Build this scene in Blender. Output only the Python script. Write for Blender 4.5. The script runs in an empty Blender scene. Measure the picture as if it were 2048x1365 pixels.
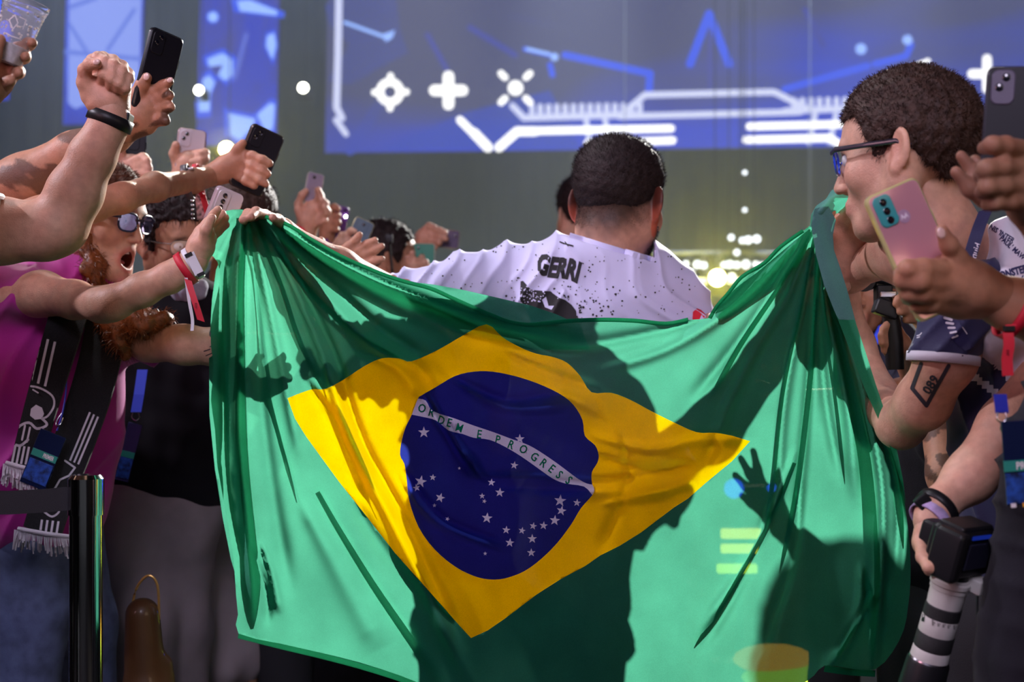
import bpy, bmesh, math, random
import numpy as np
from mathutils import Vector, Matrix
from mathutils.geometry import delaunay_2d_cdt
from mathutils.bvhtree import BVHTree
S = bpy.context.scene
COL = S.collection
random.seed(7); np.random.seed(7)
R = math.radians
F = 2800.0; HZ = 755.0; CAMH = 1.30        # focal length in pixels, horizon row, eye height

def P(px, py, d):
    """a point seen at pixel px,py that stands d metres down the hall"""
    return Vector(((px-1024)/F*d, d, CAMH+(HZ-py)/F*d))

# ---------------------------------------------------------------- camera
cd = bpy.data.cameras.new('camera'); cam = bpy.data.objects.new('camera', cd); COL.objects.link(cam)
cam.location = (0, 0, CAMH); cam.rotation_euler = (R(90), 0, 0)
cd.sensor_width = 36; cd.lens = F/2048*36; cd.shift_y = (HZ-682.5)/2048
cd.clip_end = 200; cd.clip_start = .05
cd.dof.use_dof = True; cd.dof.focus_distance = 2.3; cd.dof.aperture_fstop = 4.2
S.camera = cam
# ---------------------------------------------------------------- exposure, world, lights
S.view_settings.view_transform = 'Standard'; S.view_settings.look = 'None'
S.view_settings.exposure = 0.0; S.view_settings.gamma = 1; S.view_settings.use_curve_mapping = False
W = bpy.data.worlds.new('world'); S.world = W; W.use_nodes = True
W.node_tree.nodes['Background'].inputs[0].default_value = (.03, .03, .042, 1)
W.node_tree.nodes['Background'].inputs[1].default_value = .15

def light(name, kind, loc, power, color, size=.1, target=None, spot=None, blend=.5, size_y=None):
    l = bpy.data.lights.new(name, kind); o = bpy.data.objects.new(name, l); COL.objects.link(o)
    l.energy = power; l.color = color; o.location = loc
    if kind == 'AREA':
        l.size = size
        if size_y: l.shape = 'RECTANGLE'; l.size_y = size_y
    else: l.shadow_soft_size = size
    if kind == 'SPOT': l.spot_size = R(spot); l.spot_blend = blend
    if target is not None:
        o.rotation_euler = (Vector(target)-Vector(loc)).to_track_quat('-Z', 'Y').to_euler()
    return o
# stage profile lights in the rig, aimed out at the crowd (the hard light through the flag)
light('stage_key', 'SPOT', (2.3, 9.0, 4.2), 4600, (1, .97, .93), .04, (0.1, 2.6, 1.0), 44, .3)
light('stage_key_left', 'SPOT', (-1.0, 9.2, 4.6), 1500, (1, .93, .78), .05, (-1.15, 2.5, 1.55), 15, .5)
# moving heads whose beams stand in the haze
for i, (x, y, e, c) in enumerate([(.7, 14, 2600, (.75, .82, 1)), (4.2, 14.5, 1500, (.8, .85, 1)), (-4.6, 14, 1300, (.8, .8, 1)), (-1.0, 15, 900, (1, .95, .6)), (8, 14, 1300, (.8, .85, 1)), (2.6, 15, 900, (.95, 1, .7))]):
    light('beam', 'SPOT', (x, y, 8.3), e, c, .15, (x*.75, y-1.5, 0), 24, .8)
light('haze_wash', 'AREA', (0, 10.2, 8.6), 1200, (.56, .70, 1), 16, (0, 19, 4), size_y=5)
light('haze_low', 'AREA', (1, 12, .5), 60, (.74, 1, .62), 10, (0, 17, 8), size_y=2)
light('stage_top', 'SPOT', (-1.3, 3.5, 5.0), 200, (.95, .95, 1), .1, (.1, 2.85, 1.4), 46, .6)
light('side_wash', 'SPOT', (-4.2, 2.2, 4.3), 620, (.92, .84, 1), .10, (.25, 2.75, 1.42), 30, .7)
# the hall's own lights behind the photographer
hf_ = light('hall_fill', 'AREA', (-.9, -2.4, 4.4), 15, (.86, .76, 1.0), 1.6, (0.0, 2.6, 1.62)); hf_.data.spread = R(52)
light('hall_ambient', 'AREA', (-.3, -3.2, 4.6), 40, (.80, .74, 1.0), 4, (0, 2.6, 1.2))
light('hall_pink', 'AREA', (-3.4, -.8, 2.6), 40, (1, .50, .62), 1.2, (1.4, 2.1, 1.4))
light('hall_warm', 'AREA', (2.8, -1.2, 2.4), 16, (1, .72, .48), 1.5, (-.8, 2.5, 1.2))

# ---------------------------------------------------------------- materials
MATS = {}
def mat(name, col=(.5, .5, .5), rough=.6, metal=0, spec=.5, noise=0, nscale=40, bump=0, bscale=200, emit=None, es=1, trans=0, ior=1.45, attr=False, sss=0, coat=0, sheen=0, alpha=1):
    if name in MATS: return MATS[name]
    m = bpy.data.materials.new(name); m.use_nodes = True; nt = m.node_tree; b = nt.nodes['Principled BSDF']
    c = (*col, 1)
    b.inputs['Base Color'].default_value = c; b.inputs['Roughness'].default_value = rough; b.inputs['Metallic'].default_value = metal
    b.inputs['Specular IOR Level'].default_value = spec; b.inputs['IOR'].default_value = ior
    b.inputs['Transmission Weight'].default_value = trans; b.inputs['Coat Weight'].default_value = coat
    b.inputs['Sheen Weight'].default_value = sheen
    if sss: b.inputs['Subsurface Weight'].default_value = sss; b.inputs['Subsurface Radius'].default_value = (.012, .005, .003); b.inputs['Subsurface Scale'].default_value = 1
    if alpha < 1: b.inputs['Alpha'].default_value = alpha
    if emit: b.inputs['Emission Color'].default_value = (*emit, 1); b.inputs['Emission Strength'].default_value = es
    src = None
    if attr:
        a = nt.nodes.new('ShaderNodeAttribute'); a.attribute_name = 'tint'
        mx = nt.nodes.new('ShaderNodeMixRGB'); mx.blend_type = 'MULTIPLY'; mx.inputs[0].default_value = 1; mx.inputs[1].default_value = c
        nt.links.new(a.outputs['Color'], mx.inputs[2]); src = mx.outputs[0]
    if noise:
        tc = nt.nodes.new('ShaderNodeTexCoord'); n = nt.nodes.new('ShaderNodeTexNoise'); n.inputs['Scale'].default_value = nscale; n.inputs['Detail'].default_value = 5
        nt.links.new(tc.outputs['Object'], n.inputs['Vector'])
        mr = nt.nodes.new('ShaderNodeMapRange'); mr.inputs[1].default_value = .3; mr.inputs[2].default_value = .7; mr.inputs[3].default_value = 1-noise; mr.inputs[4].default_value = 1+noise
        nt.links.new(n.outputs['Fac'], mr.inputs[0])
        m2 = nt.nodes.new('ShaderNodeVectorMath'); m2.operation = 'SCALE'
        if src: nt.links.new(src, m2.inputs[0])
        else: m2.inputs[0].default_value = col
        nt.links.new(mr.outputs[0], m2.inputs['Scale']); src = m2.outputs[0]
    if src: nt.links.new(src, b.inputs['Base Color'])
    if bump:
        tc = nt.nodes.new('ShaderNodeTexCoord'); n = nt.nodes.new('ShaderNodeTexNoise'); n.inputs['Scale'].default_value = bscale; n.inputs['Detail'].default_value = 3
        nt.links.new(tc.outputs['Object'], n.inputs['Vector'])
        bp = nt.nodes.new('ShaderNodeBump'); bp.inputs['Strength'].default_value = bump; bp.inputs['Distance'].default_value = .002
        nt.links.new(n.outputs['Fac'], bp.inputs['Height']); nt.links.new(bp.outputs[0], b.inputs['Normal'])
    MATS[name] = m
    return m
def skin(name, col): return mat(name, col, .48, spec=.45, noise=.12, nscale=70, bump=.35, bscale=420, attr=True, sss=.12)
SK_MAN = skin('skin_man', (.56, .29, .20))
SK_PALE = skin('skin_pale', (.62, .36, .25))
SK_TAN = skin('skin_tan', (.47, .24, .145))
SK_DARK = skin('skin_dark', (.34, .175, .11))
HAIR_DK = mat('hair_dark', (.024, .015, .015), .62, spec=.3, noise=.4, nscale=120, bump=.8, bscale=300)
HAIR_BR = mat('hair_brown', (.050, .026, .019), .6, spec=.35, noise=.4, nscale=120, bump=.8, bscale=260)
HAIR_RED = mat('hair_red', (.20, .058, .014), .42, spec=.6, noise=.4, nscale=90, bump=.6, bscale=200)
PH_BLACK = mat('phone_black', (.010, .010, .016), .38, spec=.3)
PH_EDGE = mat('phone_edge', (.35, .33, .36), .25, metal=1)
PH_WHITE = mat('phone_white', (.62, .56, .62), .25, coat=.5)
LENS = mat('lens_glass', (.005, .005, .012), .08, spec=.8, coat=1)
BLK_CLOTH = mat('black_cloth', (.007, .006, .009), .85, spec=.2, noise=.3, nscale=30, bump=.4, bscale=500, sheen=.03)
BLK_PL = mat('black_plastic', (.009, .009, .011), .42, spec=.35)
WHITE_PL = mat('white_plastic', (.75, .72, .76), .4)
RED_RIB = mat('red_ribbon', (.62, .015, .04), .5, bump=.3, bscale=900)
EYEW = mat('eye_white', (.75, .72, .70), .25)
IRIS = mat('iris_brown', (.04, .02, .012), .2)

# ---------------------------------------------------------------- object helpers
def tag(o, label=None, cat=None, group=None, kind=None):
    if label: o['label'] = label
    if cat: o['category'] = cat
    if group: o['group'] = group
    if kind: o['kind'] = kind
    return o
def thing(name, label, cat, loc=(0, 0, 0), group=None):
    o = bpy.data.objects.new(name, None); COL.objects.link(o); o.location = loc; o.empty_display_size = .05
    return tag(o, label, cat, group)
def link(name, me, m, parent=None, smooth=True):
    if m is not None:
        if isinstance(m, (list, tuple)):
            for q in m: me.materials.append(q)
        else: me.materials.append(m)
    if smooth: me.polygons.foreach_set('use_smooth', [True]*len(me.polygons))
    o = bpy.data.objects.new(name, me); COL.objects.link(o)
    if parent is not None:
        o.parent = parent
        if parent.type == 'EMPTY': o.matrix_parent_inverse = Matrix.Translation(-Vector(parent.location))
    return o
def mesh_np(name, V, Fs):
    me = bpy.data.meshes.new(name); me.from_pydata([tuple(v) for v in V] if not isinstance(V, np.ndarray) else V.tolist(), [], Fs if isinstance(Fs, list) else Fs.tolist()); me.update()
    return me
def set_tint(me, C):
    a = me.attributes.new('tint', 'FLOAT_COLOR', 'POINT')
    c4 = np.ones((len(me.vertices), 4), np.float32); c4[:, :3] = C
    a.data.foreach_set('color', c4.ravel())

class MB:
    """collects simple solids into one mesh"""
    def __init__(s): s.bm = bmesh.new()
    def box(s, c, size, rot=None, bevel=0):
        M = Matrix.Translation(c) @ ((rot.to_4x4() if rot else Matrix.Identity(4)))
        t = bmesh.new(); bmesh.ops.create_cube(t, size=1); bmesh.ops.scale(t, vec=size, verts=t.verts)
        if bevel: bmesh.ops.bevel(t, geom=t.edges[:], offset=bevel, segments=3, affect='EDGES', profile=.6)
        bmesh.ops.transform(t, matrix=M, verts=t.verts); s._join(t); return s
    def _join(s, t):
        me = bpy.data.meshes.new('tmp'); t.to_mesh(me); t.free(); s.bm.from_mesh(me); bpy.data.meshes.remove(me)
    def lathe(s, a, b, prof, n=32, cap=True):
        """prof = [(t along a-b 0..1, radius)]"""
        a = Vector(a); b = Vector(b); q = (b-a).to_track_quat('Z', 'Y'); rings = []
        for t, r in prof:
            rings.append([s.bm.verts.new(a.lerp(b, t)+q @ Vector((r*math.cos(2*math.pi*i/n), r*math.sin(2*math.pi*i/n), 0))) for i in range(n)])
        for k in range(len(rings)-1):
            for i in range(n): s.bm.faces.new((rings[k][i], rings[k][(i+1) % n], rings[k+1][(i+1) % n], rings[k+1][i]))
        if cap:
            s.bm.faces.new(rings[0][::-1]); s.bm.faces.new(rings[-1])
        return s
    def tube(s, pts, r, n=8, closed=False, r2=None):
        pts = [Vector(p) for p in pts]; rings = []; N = len(pts)
        up = Vector((0, 0, 1))
        for i, p in enumerate(pts):
            d = (pts[(i+1) % N]-pts[i-1]) if closed else (pts[min(i+1, N-1)]-pts[max(i-1, 0)])
            d.normalize(); u = up if abs(d.dot(up)) < .95 else Vector((1, 0, 0))
            x = d.cross(u).normalized(); y = x.cross(d)
            rr = r[i] if isinstance(r, (list, tuple)) else r; ry = r2 if r2 else rr
            rings.append([s.bm.verts.new(p+x*rr*math.cos(2*math.pi*k/n)+y*ry*math.sin(2*math.pi*k/n)) for k in range(n)])
        for k in range(N if closed else N-1):
            A = rings[k]; B = rings[(k+1) % N]
            for i in range(n): s.bm.faces.new((A[i], A[(i+1) % n], B[(i+1) % n], B[i]))
        if not closed: s.bm.faces.new(rings[0][::-1]); s.bm.faces.new(rings[-1])
        return s
    def strip(s, pts, side, w, th=.0008):
        """a ribbon along pts with half width vector(s)"""
        L = []
        for i, p in enumerate(pts):
            sd = Vector(side[i] if isinstance(side, list) else side).normalized()*(w[i] if isinstance(w, (list, tuple)) else w)
            d = (Vector(pts[min(i+1, len(pts)-1)])-Vector(pts[max(i-1, 0)])).normalized(); nn = d.cross(sd).normalized()*th
            p = Vector(p); L.append([s.bm.verts.new(p-sd-nn), s.bm.verts.new(p+sd-nn), s.bm.verts.new(p+sd+nn), s.bm.verts.new(p-sd+nn)])
        for i in range(len(L)-1):
            for k in range(4): s.bm.faces.new((L[i][k], L[i][(k+1) % 4], L[i+1][(k+1) % 4], L[i+1][k]))
        s.bm.faces.new(L[0][::-1]); s.bm.faces.new(L[-1])
        return s
    def sphere(s, c, r, sc=(1, 1, 1), n=16, rot=None):
        t = bmesh.new(); bmesh.ops.create_uvsphere(t, u_segments=n, v_segments=max(6, n//2), radius=r); bmesh.ops.scale(t, vec=sc, verts=t.verts)
        bmesh.ops.transform(t, matrix=Matrix.Translation(c) @ (rot.to_4x4() if rot else Matrix.Identity(4)), verts=t.verts); s._join(t); return s
    def build(s, name, m, parent=None, smooth=True):
        bmesh.ops.recalc_face_normals(s.bm, faces=s.bm.faces[:])
        me = bpy.data.meshes.new(name); s.bm.to_mesh(me); s.bm.free()
        o = link(name, me, m, parent, False)
        if smooth:
            for p in me.polygons: p.use_smooth = True
            try: me.set_sharp_from_angle(angle=R(35))
            except Exception: pass
        return o

# ---------------------------------------------------------------- distance-field sculpting (bodies, heads, hands, cloth)
class Field:
    def __init__(s, h, k=.012): s.h = h; s.k = k; s.pr = []
    def cap(s, a, b, ra, rb, k=None, sub=False, col=None):
        s.pr.append(('c', np.array(a, float), np.array(b, float), ra, rb, s.k if k is None else k, sub)); return s
    def ell(s, c, r, rot=None, k=None, sub=False):
        s.pr.append(('e', np.array(c, float), np.array(r if hasattr(r, '__len__') else (r, r, r), float), np.array(rot if rot is not None else np.eye(3), float), None, s.k if k is None else k, sub)); return s
    def chain(s, pts, k=None):
        """pts = [(Vector, radius), ...]"""
        for (a, ra), (b, rb) in zip(pts, pts[1:]): s.cap(a, b, ra, rb, k)
        return s
    def pchain(s, pts, d=None, k=None):
        """pts = [(px,py,depth,radius_px)]"""
        s.chain([(P(x, y, q), r/F*q) for x, y, q, r in pts], k); return s
    def bounds(s):
        lo = np.full(3, 1e9); hi = -lo
        for p in s.pr:
            if p[6]: continue
            if p[0] == 'c': pts = [p[1]-p[3], p[1]+p[3], p[2]-p[4], p[2]+p[4]]
            else: m = p[2].max(); pts = [p[1]-m, p[1]+m]
            for q in pts: lo = np.minimum(lo, q); hi = np.maximum(hi, q)
        return lo, hi
    def grid(s, clip=None):
        lo, hi = s.bounds(); h = s.h
        if clip is not None: lo = np.maximum(lo, clip[0]); hi = np.minimum(hi, clip[1])
        lo = lo-3*h; n = np.ceil((hi+3*h-lo)/h).astype(int)+1
        f = np.full(n, .05, np.float32)
        ax = [(lo[i]+np.arange(n[i])*h).astype(np.float32) for i in range(3)]
        for p in s.pr:
            k = p[5]; m = k+2*h
            if p[0] == 'c':
                a, b = p[1], p[2]; blo = np.minimum(a-p[3], b-p[4])-m; bhi = np.maximum(a+p[3], b+p[4])+m
            else: e = p[2].max(); blo = p[1]-e-m; bhi = p[1]+e+m
            i0 = np.clip(np.floor((blo-lo)/h).astype(int), 0, n); i1 = np.clip(np.ceil((bhi-lo)/h).astype(int)+1, 0, n)
            if (i1 <= i0).any(): continue
            sl = tuple(slice(i0[i], i1[i]) for i in range(3))
            X = ax[0][sl[0]][:, None, None]; Y = ax[1][sl[1]][None, :, None]; Z = ax[2][sl[2]][None, None, :]
            if p[0] == 'c':
                ab = b-a; L2 = max(float(ab @ ab), 1e-10)
                t = np.clip(((X-a[0])*ab[0]+(Y-a[1])*ab[1]+(Z-a[2])*ab[2])/L2, 0, 1)
                d = np.sqrt((X-a[0]-t*ab[0])**2+(Y-a[1]-t*ab[1])**2+(Z-a[2]-t*ab[2])**2)-(p[3]+(p[4]-p[3])*t)
            else:
                Rm = p[3]; dx, dy, dz = X-p[1][0], Y-p[1][1], Z-p[1][2]
                q0 = (dx*Rm[0, 0]+dy*Rm[1, 0]+dz*Rm[2, 0]); q1 = (dx*Rm[0, 1]+dy*Rm[1, 1]+dz*Rm[2, 1]); q2 = (dx*Rm[0, 2]+dy*Rm[1, 2]+dz*Rm[2, 2])
                k0 = np.sqrt((q0/p[2][0])**2+(q1/p[2][1])**2+(q2/p[2][2])**2)
                k1 = np.sqrt((q0/p[2][0]**2)**2+(q1/p[2][1]**2)**2+(q2/p[2][2]**2)**2)
                d = k0*(k0-1)/np.maximum(k1, 1e-6)
            g = f[sl]
            if p[6]:
                hh = np.maximum(k-np.abs(g+d), 0)/max(k, 1e-6); f[sl] = np.maximum(g, -d)+hh*hh*k*.25
            else:
                hh = np.maximum(k-np.abs(g-d), 0)/max(k, 1e-6); f[sl] = np.minimum(g, d)-hh*hh*k*.25
        return f, lo, ax
    def mesh(s, clip=None, fn=None, smooth=1):
        f, lo, ax = s.grid(clip)
        if fn is not None: f = fn(f, ax[0][:, None, None], ax[1][None, :, None], ax[2][None, None, :])
        return surface_nets(f, lo, s.h, smooth)

def surface_nets(f, lo, h, smooth=1):
    ins = f < 0
    n = f.shape
    cnt = np.zeros((n[0]-1, n[1]-1, n[2]-1), np.int8)
    for i in (0, 1):
        for j in (0, 1):
            for k in (0, 1): cnt += ins[i:n[0]-1+i, j:n[1]-1+j, k:n[2]-1+k]
    act = (cnt > 0) & (cnt < 8)
    idx = np.full(act.shape, -1, np.int64); c = np.argwhere(act); idx[act] = np.arange(len(c))
    acc = np.zeros((len(c), 3)); num = np.zeros(len(c))
    offs = [(i, j, k) for i in (0, 1) for j in (0, 1) for k in (0, 1)]
    val = {o: f[c[:, 0]+o[0], c[:, 1]+o[1], c[:, 2]+o[2]].astype(float) for o in offs}
    for o in offs:
        for axis in range(3):
            if o[axis] == 1: continue
            q = list(o); q[axis] = 1; q = tuple(q); a = val[o]; b = val[q]; cr = (a < 0) != (b < 0)
            t = np.where(cr, a/np.where(a-b == 0, 1, a-b), 0)
            pt = np.array(o, float)[None, :].repeat(len(c), 0); pt[:, axis] += t
            acc[cr] += pt[cr]; num[cr] += 1
    V = (c+acc/np.maximum(num, 1)[:, None])*h+lo
    Q = []
    for axis in range(3):
        sl0 = [slice(1, -1)]*3; sl0[axis] = slice(0, -1); sl1 = list(sl0); sl1[axis] = slice(1, None)
        a = ins[tuple(sl0)]; b = ins[tuple(sl1)]; e = np.argwhere(a != b); 
        if not len(e): continue
        u, v = (axis+1) % 3, (axis+2) % 3
        base = e.copy(); base[:, u] += 1; base[:, v] += 1
        def cell(du, dv):
            q = base.copy(); q[:, u] -= du; q[:, v] -= dv; return idx[q[:, 0], q[:, 1], q[:, 2]]
        quad = np.stack([cell(1, 1), cell(0, 1), cell(0, 0), cell(1, 0)], 1)
        fl = a[e[:, 0], e[:, 1], e[:, 2]]
        quad[~fl] = quad[~fl][:, ::-1]
        Q.append(quad)
    Q = np.concatenate(Q) if Q else np.zeros((0, 4), int)
    Q = Q[(Q >= 0).all(1)]
    for _ in range(smooth):
        s2 = np.zeros_like(V); nn = np.zeros(len(V))
        for i in range(4):
            a, b = Q[:, i], Q[:, (i+1) % 4]
            for k in range(3): s2[:, k] += np.bincount(a, V[b, k], len(V))+np.bincount(b, V[a, k], len(V))
            nn += np.bincount(a, minlength=len(V))+np.bincount(b, minlength=len(V))
        V = V*.5+s2/np.maximum(nn, 1)[:, None]*.5
    return V, Q
def normals(V, Q):
    n = np.cross(V[Q[:, 2]]-V[Q[:, 0]], V[Q[:, 3]]-V[Q[:, 1]]); N = np.zeros_like(V)
    for i in range(4):
        for k in range(3): N[:, k] += np.bincount(Q[:, i], n[:, k], len(V))
    return N/np.maximum(np.linalg.norm(N, axis=1), 1e-12)[:, None]
def join_np(parts):
    V = []; Q = []; o = 0
    for v, q in parts: V.append(v); Q.append(q+o); o += len(v)
    return np.concatenate(V), np.concatenate(Q)
def build_np(name, V, Q, m, parent=None, tint=None):
    me = mesh_np(name, V, Q)
    if tint is not None: set_tint(me, tint)
    return link(name, me, m, parent)
def vnoise(V, scale, seed=0):
    """cheap smooth pseudo noise -1..1"""
    rs = np.random.RandomState(seed); out = np.zeros(len(V))
    for _ in range(6):
        k = rs.normal(size=3)*scale; out += np.sin(V @ k+rs.uniform(0, 6.28))
    return out/3.0
# ---------------------------------------------------------------- flat print laid on a surface
def text_2d(txt, size=1.0, bold=0.0, res=3, shear=0):
    cu = bpy.data.curves.new('t', 'FONT'); cu.body = txt; cu.size = size; cu.offset = bold; cu.resolution_u = res; cu.shear = shear
    o = bpy.data.objects.new('t', cu); COL.objects.link(o)
    me = bpy.data.meshes.new_from_object(o.evaluated_get(bpy.context.evaluated_depsgraph_get()))
    V = [(v.co.x, v.co.y) for v in me.vertices]; Fc = [tuple(p.vertices) for p in me.polygons]
    bpy.data.objects.remove(o); bpy.data.curves.remove(cu); bpy.data.meshes.remove(me)
    return V, Fc
def bvh_of(objs):
    V = []; Fc = []
    for o in (objs if isinstance(objs, list) else [objs]):
        b = len(V); V += [o.matrix_basis @ v.co if o.parent is None else v.co.copy() for v in o.data.vertices]
        Fc += [[b+i for i in p.vertices] for p in o.data.polygons]
    return BVHTree.FromPolygons(V, Fc)
def print_on(name, polys, bvh, m, parent=None, sub=6.0, off=.0012, thick=0):
    """polys = list of (verts in px, faces); each vertex drops along the view ray onto the cloth"""
    bm = bmesh.new()
    for V, Fc in polys:
        vs = [bm.verts.new((x, -y, 0)) for x, y in V]
        for f in Fc:
            try: bm.faces.new([vs[i] for i in f])
            except ValueError: pass
    bmesh.ops.triangulate(bm, faces=bm.faces[:])
    for _ in range(4):
        es = [e for e in bm.edges if e.calc_length() > sub]
        if not es: break
        bmesh.ops.subdivide_edges(bm, edges=es, cuts=1); bmesh.ops.triangulate(bm, faces=bm.faces[:])
    o = Vector((0, 0, CAMH)); bad = []
    for v in bm.verts:
        d = (P(v.co.x, -v.co.y, 1)-o).normalized()
        hit, nrm, _, dist = bvh.ray_cast(o, d)
        if hit is None: bad.append(v); continue
        v.co = o+d*(dist-off)
    bmesh.ops.delete(bm, geom=bad, context='VERTS')
    me = bpy.data.meshes.new(name); bm.to_mesh(me); bm.free()
    o = link(name, me, m, parent)
    if len(polys) > 8: o['kind'] = 'stuff'
    return o
def place2d(poly, org, xa, ya):
    """2-d mesh -> px: origin, x axis and y axis (px per unit)"""
    V, Fc = poly
    return [(org[0]+x*xa[0]+y*ya[0], org[1]+x*xa[1]+y*ya[1]) for x, y in V], Fc
def stroke(pts, w, round_=True):
    """a thick 2-d line as polygons in px"""
    out = []
    for (x0, y0), (x1, y1) in zip(pts, pts[1:]):
        dx, dy = x1-x0, y1-y0; L = math.hypot(dx, dy) or 1; nx, ny = -dy/L*w/2, dx/L*w/2
        a0 = math.atan2(ny, nx); V = []
        for i in range(7): t = a0+math.pi*i/6; V.append((x0+math.cos(t)*w/2, y0+math.sin(t)*w/2)) if round_ else None
        for i in range(7): t = a0+math.pi+math.pi*i/6; V.append((x1+math.cos(t)*w/2, y1+math.sin(t)*w/2)) if round_ else None
        if not round_: V = [(x0+nx, y0+ny), (x0-nx, y0-ny), (x1-nx, y1-ny), (x1+nx, y1+ny)]
        out.append((V, [tuple(range(len(V)))]))
    return out
def poly2(pts): return (list(pts), [tuple(range(len(pts)))])
def blob2(cx, cy, r, n=8, jit=.3, rs=random):
    return poly2([(cx+r*(1+rs.uniform(-jit, jit))*math.cos(2*math.pi*i/n), cy+r*(1+rs.uniform(-jit, jit))*math.sin(2*math.pi*i/n)) for i in range(n)])
def smooth_line(pts, n=8, closed=False):
    """Catmull-Rom through 2-d or 3-d points"""
    pts = [np.array(p, float) for p in pts]; N = len(pts); out = []
    for i in range(N if closed else N-1):
        p0 = pts[(i-1) % N] if closed or i > 0 else pts[i]; p1 = pts[i]; p2 = pts[(i+1) % N]; p3 = pts[(i+2) % N] if closed or i+2 < N else p2
        for k in range(n):
            t = k/n; out.append(.5*((2*p1)+(-p0+p2)*t+(2*p0-5*p1+4*p2-p3)*t*t+(-p0+3*p1-3*p2+p3)*t**3))
    if not closed: out.append(pts[-1])
    return [tuple(p) for p in out]
# ================================================================ the hall
def slab(name, lo, hi, m):
    o = MB().box(((lo[0]+hi[0])/2, (lo[1]+hi[1])/2, (lo[2]+hi[2])/2), (hi[0]-lo[0], hi[1]-lo[1], hi[2]-lo[2])).build(name, m, None, False)
    o['kind'] = 'structure'; return o
M_DRAPE = mat('dark_drape', (.10, .105, .115), .9, noise=.15, nscale=1.5)
M_FLOOR = mat('black_floor', (.02, .02, .022), .5, noise=.3, nscale=6)
slab('floor', (-14, -6, -.2), (14, 22, 0), M_FLOOR)
slab('ceiling', (-14, -6, 11), (14, 22, 11.2), mat('ceiling_black', (.03, .03, .035), .9))
slab('wall_left', (-14.2, -6, 0), (-14, 22, 11), M_DRAPE)
slab('wall_right', (14, -6, 0), (14.2, 22, 11), M_DRAPE)
slab('wall_front', (-14, -6.2, 0), (14, -6, 11), M_DRAPE)
# pleated drape over the back wall
bm = bmesh.new(); prev = None
for i in range(561):
    x = -14+i*.05; y = 21.6+.03*math.sin(i*.9)+.015*math.sin(i*2.3)
    a, b = bm.verts.new((x, y, 0)), bm.verts.new((x, y, 11))
    if prev: bm.faces.new((prev[0], a, b, prev[1]))
    prev = (a, b)
me = bpy.data.meshes.new('wall_back'); bm.to_mesh(me); bm.free(); tag(link('wall_back', me, M_DRAPE), kind='structure')
slab('wall_back_shell', (-14, 21.9, 0), (14, 22, 11), M_DRAPE)
# haze hanging over the stage end of the hall
hz = slab('stage_haze', (-13.9, 9.7, .02), (13.9, 18.4, 10.9), None)
m = bpy.data.materials.new('haze'); m.use_nodes = True; nt = m.node_tree; nt.nodes.remove(nt.nodes['Principled BSDF'])
v = nt.nodes.new('ShaderNodeVolumeScatter'); v.inputs['Color'].default_value = (.93, .95, 1, 1); v.inputs['Density'].default_value = .042; v.inputs['Anisotropy'].default_value = .35
nt.links.new(v.outputs[0], nt.nodes['Material Output'].inputs['Volume']); hz.data.materials.append(m); tag(hz, 'thin grey stage haze filling the far end of the hall', 'haze', kind='stuff')

# ---- LED screens (backlit: they emit)
def emis(name, col, s=1):
    m = bpy.data.materials.new(name); m.use_nodes = True; nt = m.node_tree; nt.nodes.remove(nt.nodes['Principled BSDF'])
    e = nt.nodes.new('ShaderNodeEmission'); e.inputs[0].default_value = (*col, 1); e.inputs[1].default_value = s
    nt.links.new(e.outputs[0], nt.nodes['Material Output'].inputs['Surface']); return m
def screen_mat(name, c0, c1, grad, scale, s=1):
    """soft drifting colour fields, bluer towards the foot"""
    m = emis(name, c0, s); nt = m.node_tree; e = [n for n in nt.nodes if n.type == 'EMISSION'][0]
    tc = nt.nodes.new('ShaderNodeTexCoord'); n = nt.nodes.new('ShaderNodeTexNoise'); n.inputs['Scale'].default_value = scale; n.inputs['Detail'].default_value = 1.2; n.inputs['Distortion'].default_value = .8
    nt.links.new(tc.outputs['Generated'], n.inputs['Vector'])
    sx = nt.nodes.new('ShaderNodeSeparateXYZ'); nt.links.new(tc.outputs['Generated'], sx.inputs[0])
    ma = nt.nodes.new('ShaderNodeMath'); ma.operation = 'MULTIPLY_ADD'; ma.inputs[1].default_value = grad; nt.links.new(sx.outputs['Z'], ma.inputs[0]); nt.links.new(n.outputs['Fac'], ma.inputs[2])
    cr = nt.nodes.new('ShaderNodeValToRGB'); cr.color_ramp.elements[0].position = .46; cr.color_ramp.elements[1].position = .80
    cr.color_ramp.elements[0].color = (*c1, 1); cr.color_ramp.elements[1].color = (*c0, 1)
    nt.links.new(ma.outputs[0], cr.inputs[0]); nt.links.new(cr.outputs[0], e.inputs[0]); return m
E_WHITE = emis('led_white', (1, 1, 1), 1.9); E_SOFT = emis('led_soft_white', (.62, .66, .95), 1.35)
E_BLUE = emis('led_blue', (.035, .10, .95), 1.15); E_SKY = emis('led_sky', (.28, .45, 1), 1.5); E_DIM = emis('led_dim', (.06, .07, .42), 1)
M_FRAME = mat('screen_frame', (.02, .02, .025), .6)
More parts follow.
